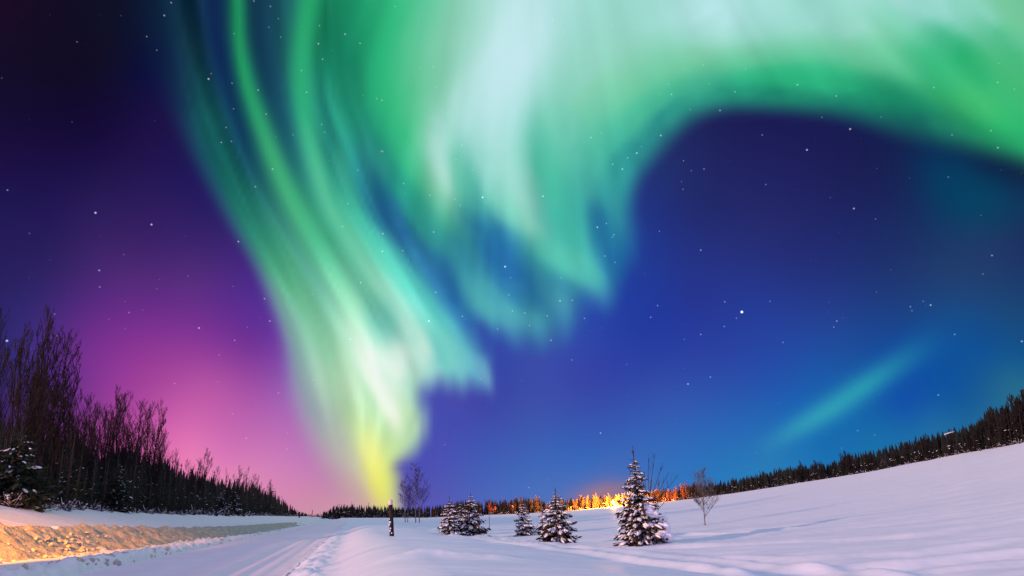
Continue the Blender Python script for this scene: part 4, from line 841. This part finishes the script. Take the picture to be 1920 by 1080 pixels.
# ---------------- lamps in the far wood
M_LAMP = glow('sodium_lamp_glass', (1.0, 0.55, 0.12), 60.0)
def yard_lamp(px, D, hgt, watt, label, col=(1.0, 0.30, 0.035), cone=130, up=0.15, open_bulb=0):
    """pole lamp whose shade throws the light away from the field, onto the trees"""
    by = np.interp(px, [e[0] for e in EDGE], [e[1] for e in EDGE]); p = at_dist(px, by, D); p[2] = base_z(p[0], p[1]) - 0.05
    o = thing('yard_lamp', label, 'lamp', p, 'lamps at the far wood'); o.rotation_euler = (0, 0, -math.atan2(p[0], p[1]))
    a = Soup(); a.add(*tube([(0, 0, -.2), (0, 0, hgt), (0, .15, hgt + .05)], [.06, .05, .04], 8)); pole_ = a.build('pole', M_METAL, o, True)
    a = Soup(); a.add(*tube([(0, .14, hgt), (0, .20, hgt), (0, .42, hgt)], [.10, .30, .34], 12)); shade_ = a.build('lamp_shade', M_METAL, pole_, True)
    a = Soup(); v, q = ICO2; a.add(v * np.array([.22, .10, .18]) + np.array([0, .36, hgt]), q); a.build('lamp_glass', M_LAMP, pole_, True)
    if open_bulb:
        a = Soup(); v, q = ICO2; a.add(v * np.array([.5, .3, .3]) + np.array([0, -.4, hgt - .5]), q); a.build('bare_bulb', M_LAMP, o, True)
        l = bpy.data.lights.new('bulb_light', 'POINT'); l.energy = open_bulb; l.color = col; l.shadow_soft_size = 0.3; lo = bpy.data.objects.new('bulb_light', l); COL.objects.link(lo); lo.parent = o; lo.location = (0, -1.0, hgt - .4)
    l = bpy.data.lights.new('lamp_light', 'SPOT'); l.energy = watt; l.color = col; l.spot_size = R(cone); l.spot_blend = 0.5; l.shadow_soft_size = 0.25; lo = bpy.data.objects.new('lamp_light', l); COL.objects.link(lo); lo.parent = o; lo.location = (0, .9, hgt)
    lo.rotation_euler = Vector((0, 1, up)).to_track_quat('-Z', 'Y').to_euler()
yard_lamp(1150, 240, 2.0, 600000, 'brightest yellow-white lamp, low before the far wood just left of the tallest spruce', (1.0, 0.38, 0.04), 140, .1, 60000)
yard_lamp(1100, 243, 3.0, 100000, 'orange lamp left of the brightest one, lighting bare trees', (1.0, 0.27, 0.03), 120)
yard_lamp(1192, 238, 3.0, 110000, 'orange lamp hidden behind the tallest spruce, right of the brightest one', (1.0, 0.28, 0.03), 120)
yard_lamp(1254, 231, 3.0, 60000, 'dim reddish lamp among bare trees right of the tallest spruce', (1.0, 0.19, 0.025), 100)
yard_lamp(925, 274, 1.8, 36000, 'small red-orange lamp low in the far wood left of the lone small spruce', (1.0, 0.13, 0.015), 34)
yard_lamp(962, 268, 2.4, 40000, 'red-orange lamp in the far wood above left of the lone small spruce', (1.0, 0.14, 0.015), 24, .12)
# ---------------- roadside lamp, just out of the picture on the left, whose light rakes the ploughed bank
lp = np.array([-21.0, 11.0]); lz = ground_z(*lp)
o = thing('street_lamp', 'tall shaded street lamp standing on the snow bank left of the road', 'lamp', (lp[0], lp[1], lz))
a = Soup(); a.add(*tube([(0, 0, -.3), (0, 0, 5.0), (.2, .3, 5.6), (.8, 1.0, 5.8)], [.09, .07, .05, .04], 10)); pole_ = a.build('pole', M_METAL, o, True)
a = Soup(); a.add(*tube([(.7, .9, 5.86), (.9, 1.15, 5.84), (1.1, 1.4, 5.80)], [.10, .17, .10], 10)); a.build('lamp_shade', M_METAL, pole_, True)
l = bpy.data.lights.new('street_light', 'SPOT'); l.energy = 95000; l.color = (1.0, 0.30, 0.0); l.spot_size = R(38); l.spot_blend = 0.6; l.shadow_soft_size = 0.15
lo = bpy.data.objects.new('street_light', l); COL.objects.link(lo); lo.parent = o; lo.location = (1.0, 1.3, 5.6)
tgt = Vector((-23.0, 31, -0.9)) - Vector((lp[0] + 1.0, lp[1] + 1.3, lz + 5.6)); lo.rotation_euler = tgt.to_track_quat('-Z', 'Y').to_euler()
